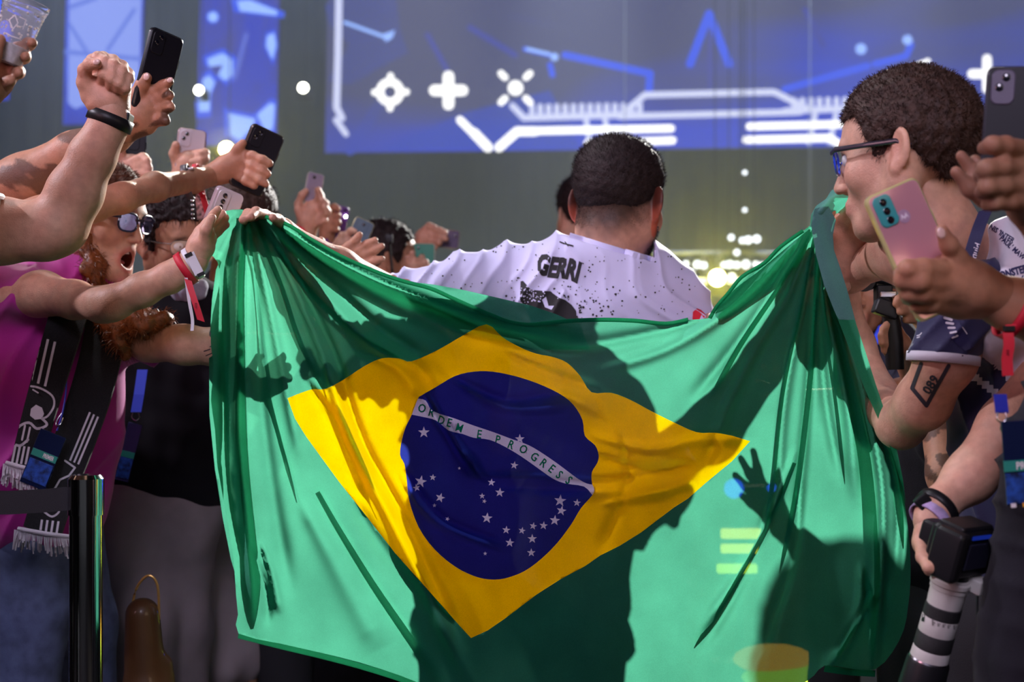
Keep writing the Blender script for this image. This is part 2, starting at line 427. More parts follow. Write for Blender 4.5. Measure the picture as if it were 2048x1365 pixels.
def screen(label, group, corners, D, fill, strokes):
    """corners in px (tl,tr,br,bl)"""
    t = thing('led_screen', label, 'screen', P(sum(c[0] for c in corners)/4, sum(c[1] for c in corners)/4, D), group)
    bm = bmesh.new(); fr = [bm.verts.new(P(x, y, D)) for x, y in corners]; bk = [bm.verts.new(P(x, y, D)+Vector((0, .12, 0))) for x, y in corners]
    bm.faces.new(bk)
    for i in range(4): bm.faces.new((fr[i], fr[(i+1) % 4], bk[(i+1) % 4], bk[i]))
    me = bpy.data.meshes.new('cabinet'); bm.to_mesh(me); bm.free(); link('cabinet', me, M_FRAME, t, False)
    bm = bmesh.new(); bm.faces.new([bm.verts.new(P(x, y, D-.001)) for x, y in corners]); me = bpy.data.meshes.new('display'); bm.to_mesh(me); bm.free(); link('display', me, fill, t, False)
    for j, (nm, m, polys, dd) in enumerate(strokes):
        for V, Fc in polys:
            bm = bmesh.new(); vs = [bm.verts.new(P(x, y, D-.004-dd*.003)) for x, y in V]
            for f in Fc: bm.faces.new([vs[i] for i in f])
            me = bpy.data.meshes.new(nm); bm.to_mesh(me); bm.free(); link(nm, me, m, t, False)
    return t
def ring(cx, cy, r0, r1, n=28):
    V = [(cx+r*math.cos(2*math.pi*i/n), cy+r*math.sin(2*math.pi*i/n)) for r in (r0, r1) for i in range(n)]
    return (V, [(i, (i+1) % n, n+(i+1) % n, n+i) for i in range(n)])
def disc(cx, cy, r, n=24): return poly2([(cx+r*math.cos(2*math.pi*i/n), cy+r*math.sin(2*math.pi*i/n)) for i in range(n)])
plus = lambda x, y, r, w: stroke([(x-r, y), (x+r, y)], w)+stroke([(x, y-r), (x, y+r)], w)
white = []
white += [ring(780, 184, 12, 28)]+stroke([(781, 152), (781, 160)], 13)+stroke([(780, 210), (780, 217)], 13)+stroke([(749, 185), (757, 185)], 13)+stroke([(805, 184), (813, 184)], 13)
white += plus(897, 181, 28, 22)+plus(1974, 148, 30, 18)
white += [disc(1031, 176, 15)]
for sx, sy in ((-1, -1), (1, -1), (-1, 1), (1, 1)): white += stroke([(1031+sx*21, 176+sy*21), (1031+sx*29, 176+sy*29)], 13)
white += stroke([(920, 240), (950, 270)], 15)+stroke([(948, 266), (976, 295)], 19)
white += stroke([(998, 295), (1034, 263), (1070, 263)], 18)+stroke([(1070, 262), (1342, 257)], 15)+stroke([(1175, 287), (1345, 281)], 15)
white += stroke([(1499, 253), (1712, 248)], 15)+stroke([(1492, 280), (1660, 276), (1676, 287)], 15)
white += stroke([(1940, 233), (1955, 214)], 12)+stroke([(1836, 130), (1856, 122)], 10)
soft = stroke([(678, -20), (676, 110), (673, 215), (684, 236)], 14)+stroke([(672, 240), (692, 268)], 12)
soft += stroke([(1025, 212), (1048, 236), (1270, 229)], 13)+stroke([(1250, 224), (1290, 190), (1548, 184), (1612, 216)], 13, )+stroke([(1240, 233), (1600, 224)], 13)
for i in range(14): soft += stroke([(1064+i*16.6, 213-i*.25), (1064+i*16.6, 232-i*.25)], 11)
for i in range(10): soft += stroke([(1588+i*17, 200-i*.3), (1588+i*17, 218-i*.3)], 11)
soft += stroke([(1570, 222), (1740, 216)], 13)
for a, b in (((1172, 238), (1180, 290)), ((1210, 238), (1220, 290)), ((1630, 230), (1618, 285)), ((1672, 230), (1660, 285))): soft += stroke([a, b], 11)
blue = stroke([(1418, 28), (1380, 128)], 17)+stroke([(1418, 28), (1458, 128)], 17)
blue += stroke([(1050, 98), (1100, 110)], 10)+stroke([(1130, 110), (1300, 147), (1298, 180)], 15)+stroke([(1570, 178), (1735, 132)], 14)+stroke([(1750, 128), (1812, 112), (1822, 90)], 14)
mid = [poly2([(652, 10), (690, -20), (790, -20), (800, 60), (816, 105), (700, 170), (655, 160), (700, 90), (655, 45)])]
blue += stroke([(1100, 130), (1105, 150)], 12)
mid += stroke([(770, 190), (700, 300)], 22)+[poly2([(760, 298), (930, 225), (1100, 180), (1160, 296)])]
dim = stroke([(940, 55), (1030, 110)], 12)+stroke([(855, 70), (893, 138)], 11)+stroke([(1610, 20), (1646, 90)], 12)+stroke([(1420, 60), (1420, 175)], 8)
sky = stroke([(1054, 98), (1098, 108)], 7)+[disc(1109, 114, 8), disc(1722, 98, 11), disc(1815, 80, 10)]+[poly2([(762, 70), (790, 60), (785, 76), (772, 84)])]+stroke([(690, 45), (770, 74)], 7)
screen('huge blue stage screen with white line symbols above the crowd', None, [(656, -90), (2330, -130), (2330, 286), (650, 306)], 18.9,
       screen_mat('screen_big', (.080, .082, .20), (.028, .062, .72), .50, 2.3), [('field_shape', emis('led_mid', (.032, .068, .55), 1), mid, -1), ('dim_stroke', E_DIM, dim, 0), ('blue_stroke', E_BLUE, blue, 1), ('glint', E_SKY, sky, 2), ('soft_stroke', E_SOFT, soft, 3), ('white_stroke', E_WHITE, white, 4)])
bw = stroke([(215, 100), (268, 20)], 8)+stroke([(176, 108), (140, 50)], 7)+stroke([(132, 104), (282, 118)], 9)+stroke([(142, 14), (192, -4)], 9)
E_PALE = emis('led_pale', (.26, .36, 1), 1.15); E_PALE2 = emis('led_pale_line', (.13, .22, .9), 1.05)
screen('tall pale blue banner screen behind the raised fist', 'narrow banner screens', [(134, -60), (290, -60), (281, 246), (126, 250)], 18.9,
       screen_mat('screen_ban', (.04, .10, .9), (.02, .03, .5), .3, 2), [('pale_field', E_PALE, [poly2([(139, -60), (285, -60), (277, 212), (262, 224), (240, 216), (200, 214), (170, 210), (150, 218), (136, 206)])], 0), ('dark_stroke', E_PALE2, bw, 1)])
s2 = [poly2([(474, 2), (500, 0), (555, 22), (553, 31), (480, 22)]), disc(426, 34, 10), poly2([(415, 118), (445, 106), (465, 120), (466, 150), (450, 162), (436, 150), (446, 130), (418, 134)]),
      poly2([(405, 160), (418, 150), (430, 165), (420, 190), (420, 222), (398, 224), (396, 200)]), poly2([(534, 72), (548, 66), (553, 90), (545, 120), (532, 92)]), poly2([(456, 226), (512, 238), (500, 262), (480, 282), (458, 268)]), poly2([(514, 230), (540, 206), (550, 210), (546, 258), (530, 262)])]
gl = [ (lambda V: poly2([(sum(v[0] for v in V)/len(V)+(x-sum(v[0] for v in V)/len(V))*1.35, sum(v[1] for v in V)/len(V)+(y-sum(v[1] for v in V)/len(V))*1.35) for x, y in V]))(p[0]) for p in s2]
screen('narrow blue banner screen with white glints beside the main screen', 'narrow banner screens', [(402, -60), (560, -60), (553, 298), (392, 290)], 18.9,
       screen_mat('screen_ban2', (.06, .065, .42), (.03, .05, .62), .2, 3), [('glow_shape', E_BLUE, gl, 0), ('glint_shape', E_SKY, s2, 1), ('slash', emis('led_slash', (.12, .17, .8)), stroke([(492, 70), (470, 156)], 9), 2)])
screen('blue banner screen cut by the left edge of the picture', 'narrow banner screens', [(-160, -60), (24, -60), (18, 200), (-170, 205)], 18.9, screen_mat('screen_ban3', (.02, .04, .6), (.02, .04, .7), .2, 2), [('pale_field', E_BLUE, [poly2([(-150, -60), (16, -60), (12, 190), (-150, 190)])], 0)])

# ---- stage lamps
E_YEL = emis('lamp_yellow', (1, .93, .25), 60); E_LW = emis('lamp_white', (1, 1, .85), 16); E_LB = emis('lamp_small', (.85, .92, 1), 3.2)
def lamp(x, y, D, r, em, label, group=None, hang=True):
    c = P(x, y, D); t = thing('stage_light', label, 'stage light', c, group); r = r/F*D
    MB().lathe(c+Vector((0, .42, 0)), c+Vector((0, .02, 0)), [(0, r*.5), (.1, r*1.0), (.6, r*1.25), (1, r*1.35)], 20).build('housing', M_FRAME, t)
    MB().lathe(c+Vector((0, .03, 0)), c, [(0, r), (.6, r), (1, r*.8)], 20).build('lens', em, t)
    mb = MB()
    for s in (-1, 1): mb.box(c+Vector((s*r*1.6, .2, -r*.4)), (r*.25, r*.8, r*2.6))
    mb.box(c+Vector((0, .2, -r*1.8)), (r*3.4, r*.9, r*.35)); mb.build('yoke', M_FRAME, t, False)
    if hang: MB().tube([c+Vector((0, .2, -r*1.8)), Vector((c.x, D+.2, 10.99))], .006, 6).build('drop_cable', M_FRAME, t)
    return c
lamp(452, 298, 16, 13, E_YEL, 'yellow glowing stage light above the black phone hand')
lamp(606, 175, 17, 9, E_LW, 'small white stage light left of the big screen')
lamp(397, 180, 17, 8, E_LW, 'small white stage light on the edge of the blue banner')
lamp(1435, 556, 16, 15, E_YEL, 'brightest yellow stage light right of the white jersey')
for x, y, p in ((452, 298, 10), (1435, 556, 26)):
    c = P(x, y, 15.6); l = light('lamp_glow', 'POINT', c, p*3, (1, .90, .05), .1)
# stage deck with its lit edge and a truss of small lamps
tr = thing('lighting_truss', 'low horizontal truss holding a row of white lamps near the jersey', 'truss', P(1440, 530, 16.6))
mb = MB(); z0 = P(1300, 520, 16.7); 
for yy in (506, 545):
    mb.tube([P(1230, yy, 16.7), P(1640, yy, 16.7)], .022, 8); mb.tube([P(1230, yy, 17.0), P(1640, yy, 17.0)], .022, 8)
for i in range(14):
    a = 1230+i*30; mb.tube([P(a, 506, 16.7), P(a+15, 545, 16.7), P(a+30, 506, 16.7)], .011, 6)
mb.tube([P(1250, 506, 17), Vector((P(1250, 506, 17).x, 17, 10.99))], .006, 6); mb.tube([P(1620, 506, 17), Vector((P(1620, 506, 17).x, 17, 10.99))], .006, 6); mb.build('chords', mat('truss_metal', (.5, .5, .52), .4, metal=1), tr)
LLAB = ['small truss lamp, %s from the left in the row beside the jersey' % w for w in ('first', 'second', 'fourth', 'fifth', 'sixth', 'seventh', 'eighth', 'ninth', 'tenth', 'last')]
LLAB += ['small lamp tucked under the left half of the truss row', 'small lamp right of the bright yellow light, under the row', 'dim lamp above the row, left of the bright pair', 'left lamp of the bright cluster above the truss row', 'middle lamp of the bright cluster above the truss row', 'right lamp of the bright cluster above the truss row', 'lone dim lamp between the cluster and the truss row', 'faint lamp hanging in mid air below the big screen', 'faint lamp hanging just under the big screen edge']
for i, (x, y, r) in enumerate([(1352, 533, 8), (1372, 528, 7), (1395, 529, 9), (1408, 531, 8), (1448, 530, 7), (1460, 529, 9), (1474, 530, 8), (1492, 529, 10), (1512, 529, 7), (1524, 530, 6), (1382, 545, 8), (1464, 554, 9), (1463, 475, 7), (1485, 481, 7), (1497, 480, 9), (1514, 478, 9), (1474, 505, 7), (1490, 420, 5), (1490, 345, 5)]):
    lamp(x, y, 16.4, r*.8, E_LB, LLAB[i], 'small lamps on the far truss', y < 500)
sb = thing('stage_deck', 'white lit stage edge glowing under the row of lamps', 'stage', P(1440, 565, 16))
MB().box(P(1440, 562, 16.2), (3.2, .1, .055)).build('lit_edge', emis('edge_white', (.95, 1, .7), 2.2), sb, False)
MB().box((1.5, 18.2, .52), (13, 3.6, 1.04)).build('platform', M_FRAME, sb, False)
MB().box((2.4, 16.35, .9), (4.0, .08, .35)).build('fascia', M_FRAME, sb, False)
# coloured LED fixtures on low stands behind the flag, seen glowing through the cloth
t = thing('light_stand', 'low stand with three yellow LED bars and two blue lamps glowing behind the flag', 'stage light', P(1500, 1100, 4.5))
D = 4.5
for x, y, w, h, col, s in [(1482, 1068, 40, 10, (1, .95, .05), 14), (1478, 1098, 36, 9, (.95, 1, .05), 14), (1474, 1138, 40, 9, (.7, 1, .05), 14)]:
    c = P(x, y, D); MB().box(c, (w*2/F*D, .03, h*2/F*D), bevel=.006).build('bar_lamp', emis('bar_glow', col, s), t)
    MB().box(c+Vector((0, .04, 0)), (w*2.2/F*D, .04, h*2.3/F*D), bevel=.006).build('casing', BLK_PL, t)
for x, y, w in ((1468, 978, 20), (1543, 976, 9)):
    c = P(x, y, D); MB().sphere(c, w/F*D, (1, .5, 1)).build('blue_lamp', emis('blue_glow', (.02, .08, 1), 24), t); MB().lathe(c+Vector((0, .1, 0)), c+Vector((0, .02, 0)), [(0, w*.6/F*D), (1, w*1.1/F*D)]).build('casing', BLK_PL, t)
c = P(1478, 1000, D+.07); MB().tube([Vector((c.x, D+.07, 0)), c], .012).tube([P(1468, 978, D+.07), P(1543, 976, D+.07)], .01).tube([Vector((c.x-.3, D+.07, .01)), Vector((c.x+.3, D+.07, .01))], .012).tube([Vector((c.x, D-.2, .01)), Vector((c.x, D+.3, .01))], .012).build('stand', BLK_PL, t)
c = P(1550, 1335, 4.2); t = thing('floor_lamp_box', 'amber and lime floor lamp glowing low behind the flag corner', 'stage light', c)
MB().sphere(P(1545, 1318, 4.2), .10, (1.2, .4, .45)).build('amber_lens', emis('amber_glow', (1, .45, .02), 5), t); MB().sphere(P(1575, 1355, 4.2), .10, (1.4, .4, .4)).build('lime_lens', emis('lime_glow', (.6, 1, .05), 5), t)
MB().box((P(1560, 1340, 4.27).x, 4.3, .2), (.42, .12, .46), bevel=.01).build('casing', BLK_PL, t)
# ================================================================ the flag (one big translucent cloth)
def cloth_mat(name, col, tcol, tmix=.62, clear=.0):
    m = bpy.data.materials.new(name); m.use_nodes = True; nt = m.node_tree; nt.nodes.remove(nt.nodes['Principled BSDF'])
    tc = nt.nodes.new('ShaderNodeTexCoord'); n = nt.nodes.new('ShaderNodeTexNoise'); n.inputs['Scale'].default_value = 14; n.inputs['Detail'].default_value = 6
    nt.links.new(tc.outputs['Object'], n.inputs['Vector'])
    w = nt.nodes.new('ShaderNodeTexNoise'); w.inputs['Scale'].default_value = 900; w.inputs['Detail'].default_value = 2; nt.links.new(tc.outputs['Object'], w.inputs['Vector'])
    ad = nt.nodes.new('ShaderNodeMath'); ad.operation = 'ADD'; nt.links.new(n.outputs['Fac'], ad.inputs[0]); nt.links.new(w.outputs['Fac'], ad.inputs[1])
    mr = nt.nodes.new('ShaderNodeMapRange'); mr.inputs[1].default_value = .7; mr.inputs[2].default_value = 1.3; mr.inputs[3].default_value = .86; mr.inputs[4].default_value = 1.14; nt.links.new(ad.outputs[0], mr.inputs[0])
    def sc(c):
        v = nt.nodes.new('ShaderNodeVectorMath'); v.operation = 'SCALE'; v.inputs[0].default_value = c; nt.links.new(mr.outputs[0], v.inputs['Scale']); return v.outputs[0]
    bp = nt.nodes.new('ShaderNodeBump'); bp.inputs['Strength'].default_value = .12; bp.inputs['Distance'].default_value = .001; nt.links.new(w.outputs['Fac'], bp.inputs['Height'])
    d = nt.nodes.new('ShaderNodeBsdfDiffuse'); t = nt.nodes.new('ShaderNodeBsdfTranslucent'); nt.links.new(sc(col), d.inputs[0]); nt.links.new(sc(tcol), t.inputs[0]); nt.links.new(bp.outputs[0], d.inputs['Normal'])
    mx = nt.nodes.new('ShaderNodeMixShader'); mx.inputs[0].default_value = tmix; nt.links.new(d.outputs[0], mx.inputs[1]); nt.links.new(t.outputs[0], mx.inputs[2])
    tr = nt.nodes.new('ShaderNodeBsdfTransparent'); tr.inputs[0].default_value = (.75, .85, .62, 1)
    g = nt.nodes.new('ShaderNodeBsdfGlossy') if False else None
    m2 = nt.nodes.new('ShaderNodeMixShader'); m2.inputs[0].default_value = clear; nt.links.new(mx.outputs[0], m2.inputs[1]); nt.links.new(tr.outputs[0], m2.inputs[2])
    nt.links.new(m2.outputs[0], nt.nodes['Material Output'].inputs['Surface']); MATS[name] = m; return m
FL = [cloth_mat('flag_green', (.001, .045, .028), (.10, .52, .32), .62, .035), cloth_mat('flag_yellow', (.95, .52, .0), (.90, .72, .0), .50, .02), cloth_mat('flag_blue', (.012, .008, .10), (.035, .06, .46), .6, .02),
      cloth_mat('flag_white', (.50, .46, .62), (.75, .74, .85), .55, .02), cloth_mat('flag_letter', (.0, .10, .05), (.02, .28, .16), .5, .0), cloth_mat('flag_back', (.10, .22, .22), (.08, .35, .22), .3, .0)]
crp = lambda pts, s, ox, oy: [(x*s+ox, y*s+oy) for x, y in pts]
OUT = [(437, 429), (452, 422), (478, 419), (505, 424), (540, 437), (580, 452), (625, 481), (680, 512), (745, 541), (800, 561), (860, 577), (905, 597), (945, 615), (985, 632), (1017, 644), (1055, 650), (1100, 646), (1143, 642), (1206, 640), (1270, 642), (1332, 648), (1376, 640), (1420, 636), (1434, 613), (1459, 584), (1484, 554), (1529, 526), (1561, 494), (1606, 462), (1622, 450), (1645, 438),
       (1666, 488), (1678, 540), (1692, 589), (1708, 650), (1727, 707), (1748, 770), (1767, 830), (1789, 896), (1802, 960), (1813, 1030), (1820, 1100), (1821, 1164), (1816, 1215), (1808, 1259), (1785, 1305), (1750, 1340), (1700, 1338), (1649, 1332), (1628, 1352), (1600, 1372), (1560, 1392), (1400, 1420), (1200, 1425), (1000, 1412), (900, 1390),
       (850, 1372), (800, 1352), (720, 1326), (640, 1306), (560, 1288), (477, 1268), (476, 1230), (472, 1189), (468, 1130), (462, 1084), (455, 1040), (447, 1001), (438, 950), (434, 925), (430, 860), (422, 803), (425, 765), (427, 729), (422, 695), (422, 663), (425, 630), (432, 600), (440, 557), (435, 524), (420, 508), (409, 491), (420, 460)]
RH = [(575, 797), (600, 787), (625, 779), (652, 778), (690, 758), (730, 732), (765, 717), (800, 718), (824, 723), (880, 698), (925, 672), (973, 649), (1005, 675), (1040, 695), (1073, 708), (1104, 714), (1134, 726), (1160, 752), (1183, 785), (1222, 786), (1260, 800), (1301, 822), (1345, 844), (1393, 865), (1430, 866), (1464, 872), (1500, 883), (1464, 923), (1411, 967), (1376, 998), (1349, 1015), (1283, 1065), (1240, 1092), (1200, 1112), (1170, 1133), (1120, 1160), (1073, 1190), (1010, 1238), (975, 1262), (942, 1277), (909, 1241), (850, 1174), (791, 1108), (735, 1036), (678, 964), (640, 912), (611, 872), (590, 838)]
K2 = (.3151, 790, 740)
DISC = smooth_line(crp([(500, 12), (620, 12), (760, 40), (900, 85), (1040, 150), (1130, 220), (1190, 320), (1205, 420), (1270, 480), (1292, 540), (1285, 590), (1250, 650), (1250, 720), (1265, 760), (1250, 800), (1180, 880), (1120, 980), (1030, 1100), (930, 1200), (820, 1280), (700, 1325), (600, 1332), (500, 1310), (380, 1250), (250, 1140), (150, 1000), (90, 830), (75, 700), (60, 600), (32, 540), (45, 440), (70, 360), (108, 282), (145, 185), (170, 162), (260, 110), (380, 40)], *K2), 3, True)
BAND = crp(smooth_line([(138, 183), (195, 196), (240, 262), (380, 310), (500, 355), (620, 395), (740, 440), (850, 480), (950, 540), (1050, 610), (1150, 685), (1215, 722), (1270, 732)], 3)+smooth_line([(1268, 795), (1252, 795), (1200, 742), (1080, 722), (1000, 690), (900, 620), (800, 550), (700, 490), (600, 445), (500, 432), (430, 408), (340, 385), (260, 322), (180, 300), (100, 284)], 3), *K2)
STARS = [(183, 398, 38, 0), (163, 710, 40, .2), (240, 684, 22, .1), (137, 750, 25, -.2), (287, 813, 32, .3), (250, 862, 14, 0), (333, 948, 15, .4), (408, 626, 11, 0), (757, 607, 27, .15), (792, 440, 32, 0), (612, 716, 25, .1), (665, 780, 31, .1), (553, 802, 20, 0), (567, 835, 15, .3), (584, 942, 36, .1), (1048, 832, 40, .1), (1155, 845, 26, .1), (1056, 895, 33, .2), (1014, 957, 35, .1), (943, 990, 28, .1), (877, 993, 25, .2), (806, 1022, 24, .2), (706, 1018, 27, .1), (871, 1074, 31, 0), (729, 1099, 30, .1), (865, 1162, 28, 0), (572, 1168, 14, 0)]
LET = [('O', 844, 817, 14), ('R', 864, 825, 16), ('D', 883, 841, 16), ('E', 899, 846, 15), ('M', 919, 856, 18), ('E', 959, 869, 8), ('P', 996, 880, 12), ('R', 1023, 890, 22), ('O', 1047, 899, 30), ('G', 1069, 914, 34), ('R', 1088, 927, 36), ('E', 1104, 938, 38), ('S', 1119, 950, 40), ('S', 1138, 961, 40)]
# creases traced as lines: (points, half width px, height cm, + towards the viewer)
CR = [([(500, 425), (560, 520), (640, 700), (700, 880), (790, 1060), (900, 1290), (940, 1370)], 13, -1.6),
      ([(510, 430), (580, 530), (665, 700), (725, 880), (810, 1040), (925, 1290)], 12, 1.5),
      ([(490, 425), (475, 560), (478, 760), (480, 900), (500, 1100), (510, 1260)], 15, -2.2),
      ([(480, 425), (452, 560), (450, 700), (458, 900), (480, 1100)], 12, 2.0),
      ([(495, 430), (510, 600), (520, 800), (545, 1000), (580, 1200)], 18, 1.3),
      ([(500, 430), (540, 620), (575, 800), (600, 920)], 11, -1.0),
      ([(515, 435), (620, 560), (740, 690), (830, 735), (880, 800)], 14, -1.6),
      ([(520, 435), (650, 560), (760, 660), (860, 720)], 13, 1.5),
      ([(530, 437), (700, 560), (900, 660), (1080, 700)], 15, -1.3),
      ([(540, 440), (700, 535), (860, 605), (1000, 655), (1200, 690)], 12, 1.5),
      ([(545, 445), (640, 520), (800, 600), (930, 650)], 10, -1.0),
      ([(610, 760), (660, 830), (700, 920), (730, 1000)], 12, 1.6),
      ([(843, 790), (880, 850), (915, 910), (945, 950)], 9, 1.3), ([(855, 785), (900, 860), (940, 925), (975, 965)], 9, -1.7),
      ([(925, 905), (950, 925), (960, 960)], 12, -1.4), ([(808, 935), (850, 1000), (900, 1045), (1000, 1085)], 8, 1.0), ([(800, 945), (840, 1012), (895, 1060), (1000, 1100)], 8, -1.0),
      ([(945, 955), (1060, 955), (1190, 965), (1300, 950), (1400, 930)], 11, -1.1), ([(1000, 975), (1200, 985), (1350, 985)], 13, 1.0),
      ([(900, 750), (1010, 800), (1120, 790), (1200, 830)], 12, 1.1), ([(910, 765), (1010, 820), (1130, 815)], 10, -1.0),
      ([(1180, 870), (1300, 900), (1400, 880), (1500, 880)], 13, 1.1), ([(1190, 910), (1290, 940), (1380, 930)], 12, -1.3),
      ([(1200, 1010), (1300, 990), (1400, 960)], 12, 1.1), ([(1240, 860), (1255, 960), (1200, 1100)], 14, -.9),
      ([(1630, 460), (1610, 600), (1575, 760), (1560, 900), (1560, 1000)], 11, -1.6), ([(1635, 460), (1625, 600), (1615, 780), (1600, 960), (1590, 1060)], 12, 1.7),
      ([(1640, 470), (1650, 600), (1680, 740), (1700, 860), (1710, 1000)], 13, -1.6), ([(1645, 480), (1670, 600), (1710, 720), (1745, 860), (1765, 1000), (1760, 1180), (1745, 1330)], 11, -2.4),
      ([(1650, 480), (1680, 600), (1730, 740), (1770, 880), (1795, 1000), (1790, 1150)], 9, 1.8), ([(1638, 470), (1637, 620), (1650, 800), (1680, 960)], 11, 1.3),
      ([(1625, 460), (1580, 580), (1500, 720), (1440, 850), (1400, 960)], 14, -1.3), ([(1622, 455), (1560, 560), (1470, 690), (1380, 800)], 13, 1.5),
      ([(1618, 452), (1540, 550), (1450, 630), (1330, 700), (1200, 740)], 12, -1.5), ([(1612, 458), (1520, 540), (1430, 625), (1300, 665), (1150, 690), (1050, 680)], 13, 1.5),
      ([(1540, 1000), (1510, 1100), (1460, 1200), (1400, 1300)], 14, 1.1), ([(1590, 900), (1545, 1020), (1480, 1150), (1400, 1260)], 12, -1.2),
      ([(1600, 960), (1590, 1100), (1540, 1250), (1500, 1370)], 14, 1.0), ([(1720, 1130), (1720, 1220), (1690, 1290), (1660, 1330)], 13, -1.4), ([(1745, 1180), (1700, 1260), (1670, 1310)], 9, 1.0),
      ([(520, 1080), (545, 1150), (560, 1230)], 9, -1.2), ([(500, 1090), (530, 1180), (535, 1250)], 9, 1.1), ([(700, 1000), (800, 1150), (900, 1250)], 26, 1.2), ([(600, 1000), (680, 1150), (760, 1300)], 30, -1.2),
      ([(1000, 700), (1080, 740), (1200, 780)], 10, -1.0), ([(700, 700), (790, 735), (840, 800)], 12, 1.0)]
def seg_dist(X, Y, pts):
    best = np.full(X.shape, 1e9); par = np.zeros(X.shape); side = np.zeros(X.shape); L = 0; tot = sum(math.dist(a, b) for a, b in zip(pts, pts[1:]))
    for a, b in zip(pts, pts[1:]):
        dx, dy = b[0]-a[0], b[1]-a[1]; l2 = dx*dx+dy*dy; t = np.clip(((X-a[0])*dx+(Y-a[1])*dy)/l2, 0, 1)
        d = np.hypot(X-a[0]-t*dx, Y-a[1]-t*dy); m = d < best; best[m] = d[m]; l = math.sqrt(l2)
        par[m] = ((L+t*l)/tot)[m]; side[m] = np.sign((X-a[0])*dy-(Y-a[1])*dx)[m]; L += l
    return best, par, side
def flag_depth(X, Y):
    D = np.interp(X, [400, 500, 1000, 1400, 1640, 1830], [2.56, 2.53, 2.43, 2.30, 2.20, 2.17])
    D = D+.05*np.sin((Y-500)/900*1.6)*np.sin(np.clip((X-430)/1390, 0, 1)*math.pi)*-1
    for gx, gy, n, A, ph in ((500, 400, 22, .0066, .4), (1640, 430, 24, .0070, 1.9)):
        r = np.hypot(X-gx, Y-gy); th = np.arctan2(X-gx, Y-gy); am = A*np.minimum(r/130, 1)*np.exp(-(r/430)**2)
        D += am*(np.sin(n*th+ph)+.5*np.sin(n*1.73*th+ph*2.2)+.45*np.sin(n*.61*th+1.3*ph+r*.004))
    D += .005*np.sin(X/57+Y/91)*np.sin(Y/73-X/160)+.003*np.sin(X/31-Y/44)
    for pts, w, h in CR:
        pts = smooth_line(pts, 4); d, t, s = seg_dist(X, Y, pts)
        ww = w*(.45+.55*t); D -= h*.01*1.5*np.exp(-(d/ww)**2)*np.clip(np.minimum(t, 1-t)*7+.12, 0, 1)*(1+.25*s*np.tanh(d/ww))
    return D
def inside(X, Y, poly):
    P_ = np.array(poly); c = np.zeros(X.shape, bool); j = len(P_)-1
    for i in range(len(P_)):
        xi, yi, xj, yj = P_[i][0], P_[i][1], P_[j][0], P_[j][1]
        if yi != yj: c ^= ((yi > Y) != (yj > Y)) & (X < (xj-xi)*(Y-yi)/(yj-yi)+xi)
        j = i
    return c
def star2(cx, cy, r, a): return [(cx+q*math.sin(a+math.pi*i/5), cy-q*math.cos(a+math.pi*i/5)) for i in range(10) for q in ((r if i % 2 == 0 else r*.4),)]
def panel(outline, step, marks=None):
    vs = []; es = []
    def add(poly, closed=True):
        b = len(vs); vs.extend(poly); n = len(poly); es.extend([(b+i, b+(i+1) % n) for i in range(n if closed else n-1)])
    add(outline)
    if marks:
        for q in marks: add(q)
    O = np.array(outline); gx, gy = np.meshgrid(np.arange(O[:, 0].min(), O[:, 0].max(), step), np.arange(O[:, 1].min(), O[:, 1].max(), step))
    gx = gx+((np.round(gy/step) % 2)*.5*step); gx = gx.ravel()+np.random.uniform(-.1, .1, gx.size)*step; gy = gy.ravel()+np.random.uniform(-.1, .1, gy.size)*step
    k = inside(gx, gy, outline); vs2 = vs+list(zip(gx[k], gy[k]))
    r = delaunay_2d_cdt([Vector(v) for v in vs2], es, [], 0, 1e-4, False)
    V = np.array([(v.x, v.y) for v in r[0]]); T = np.array([f for f in r[2] if len(f) == 3]); C = V[T].mean(1)
    T = T[inside(C[:, 0], C[:, 1], outline)]; C = V[T].mean(1)
    return V, T, C
OUTS = smooth_line(OUT, 2, True); RHS = smooth_line(RH[:26], 3)+RH[26:]
stars = [star2(x*K2[0]+K2[1], y*K2[0]+K2[2], r*K2[0], a) for x, y, r, a in STARS]
letters = []; ledges = []
for ch, x, y, a in LET:
    V, Fc = text_2d(ch, 24, .18 if ch == 'M' else .46, 2); c, s = math.cos(R(a)), math.sin(R(a)); mx = (min(v[0] for v in V)+max(v[0] for v in V))/2; my = 8.3
    V = [(x+(vx-mx)*.82*c+(vy-my)*s, y+(vx-mx)*.82*s-(vy-my)*c) for vx, vy in V]
    letters.append((V, Fc)); ec = {}
    for f in Fc:
        for i in range(len(f)): e = tuple(sorted((f[i], f[(i+1) % len(f)]))); ec[e] = ec.get(e, 0)+1
    ledges.append((V, [e for e, n in ec.items() if n == 1]))
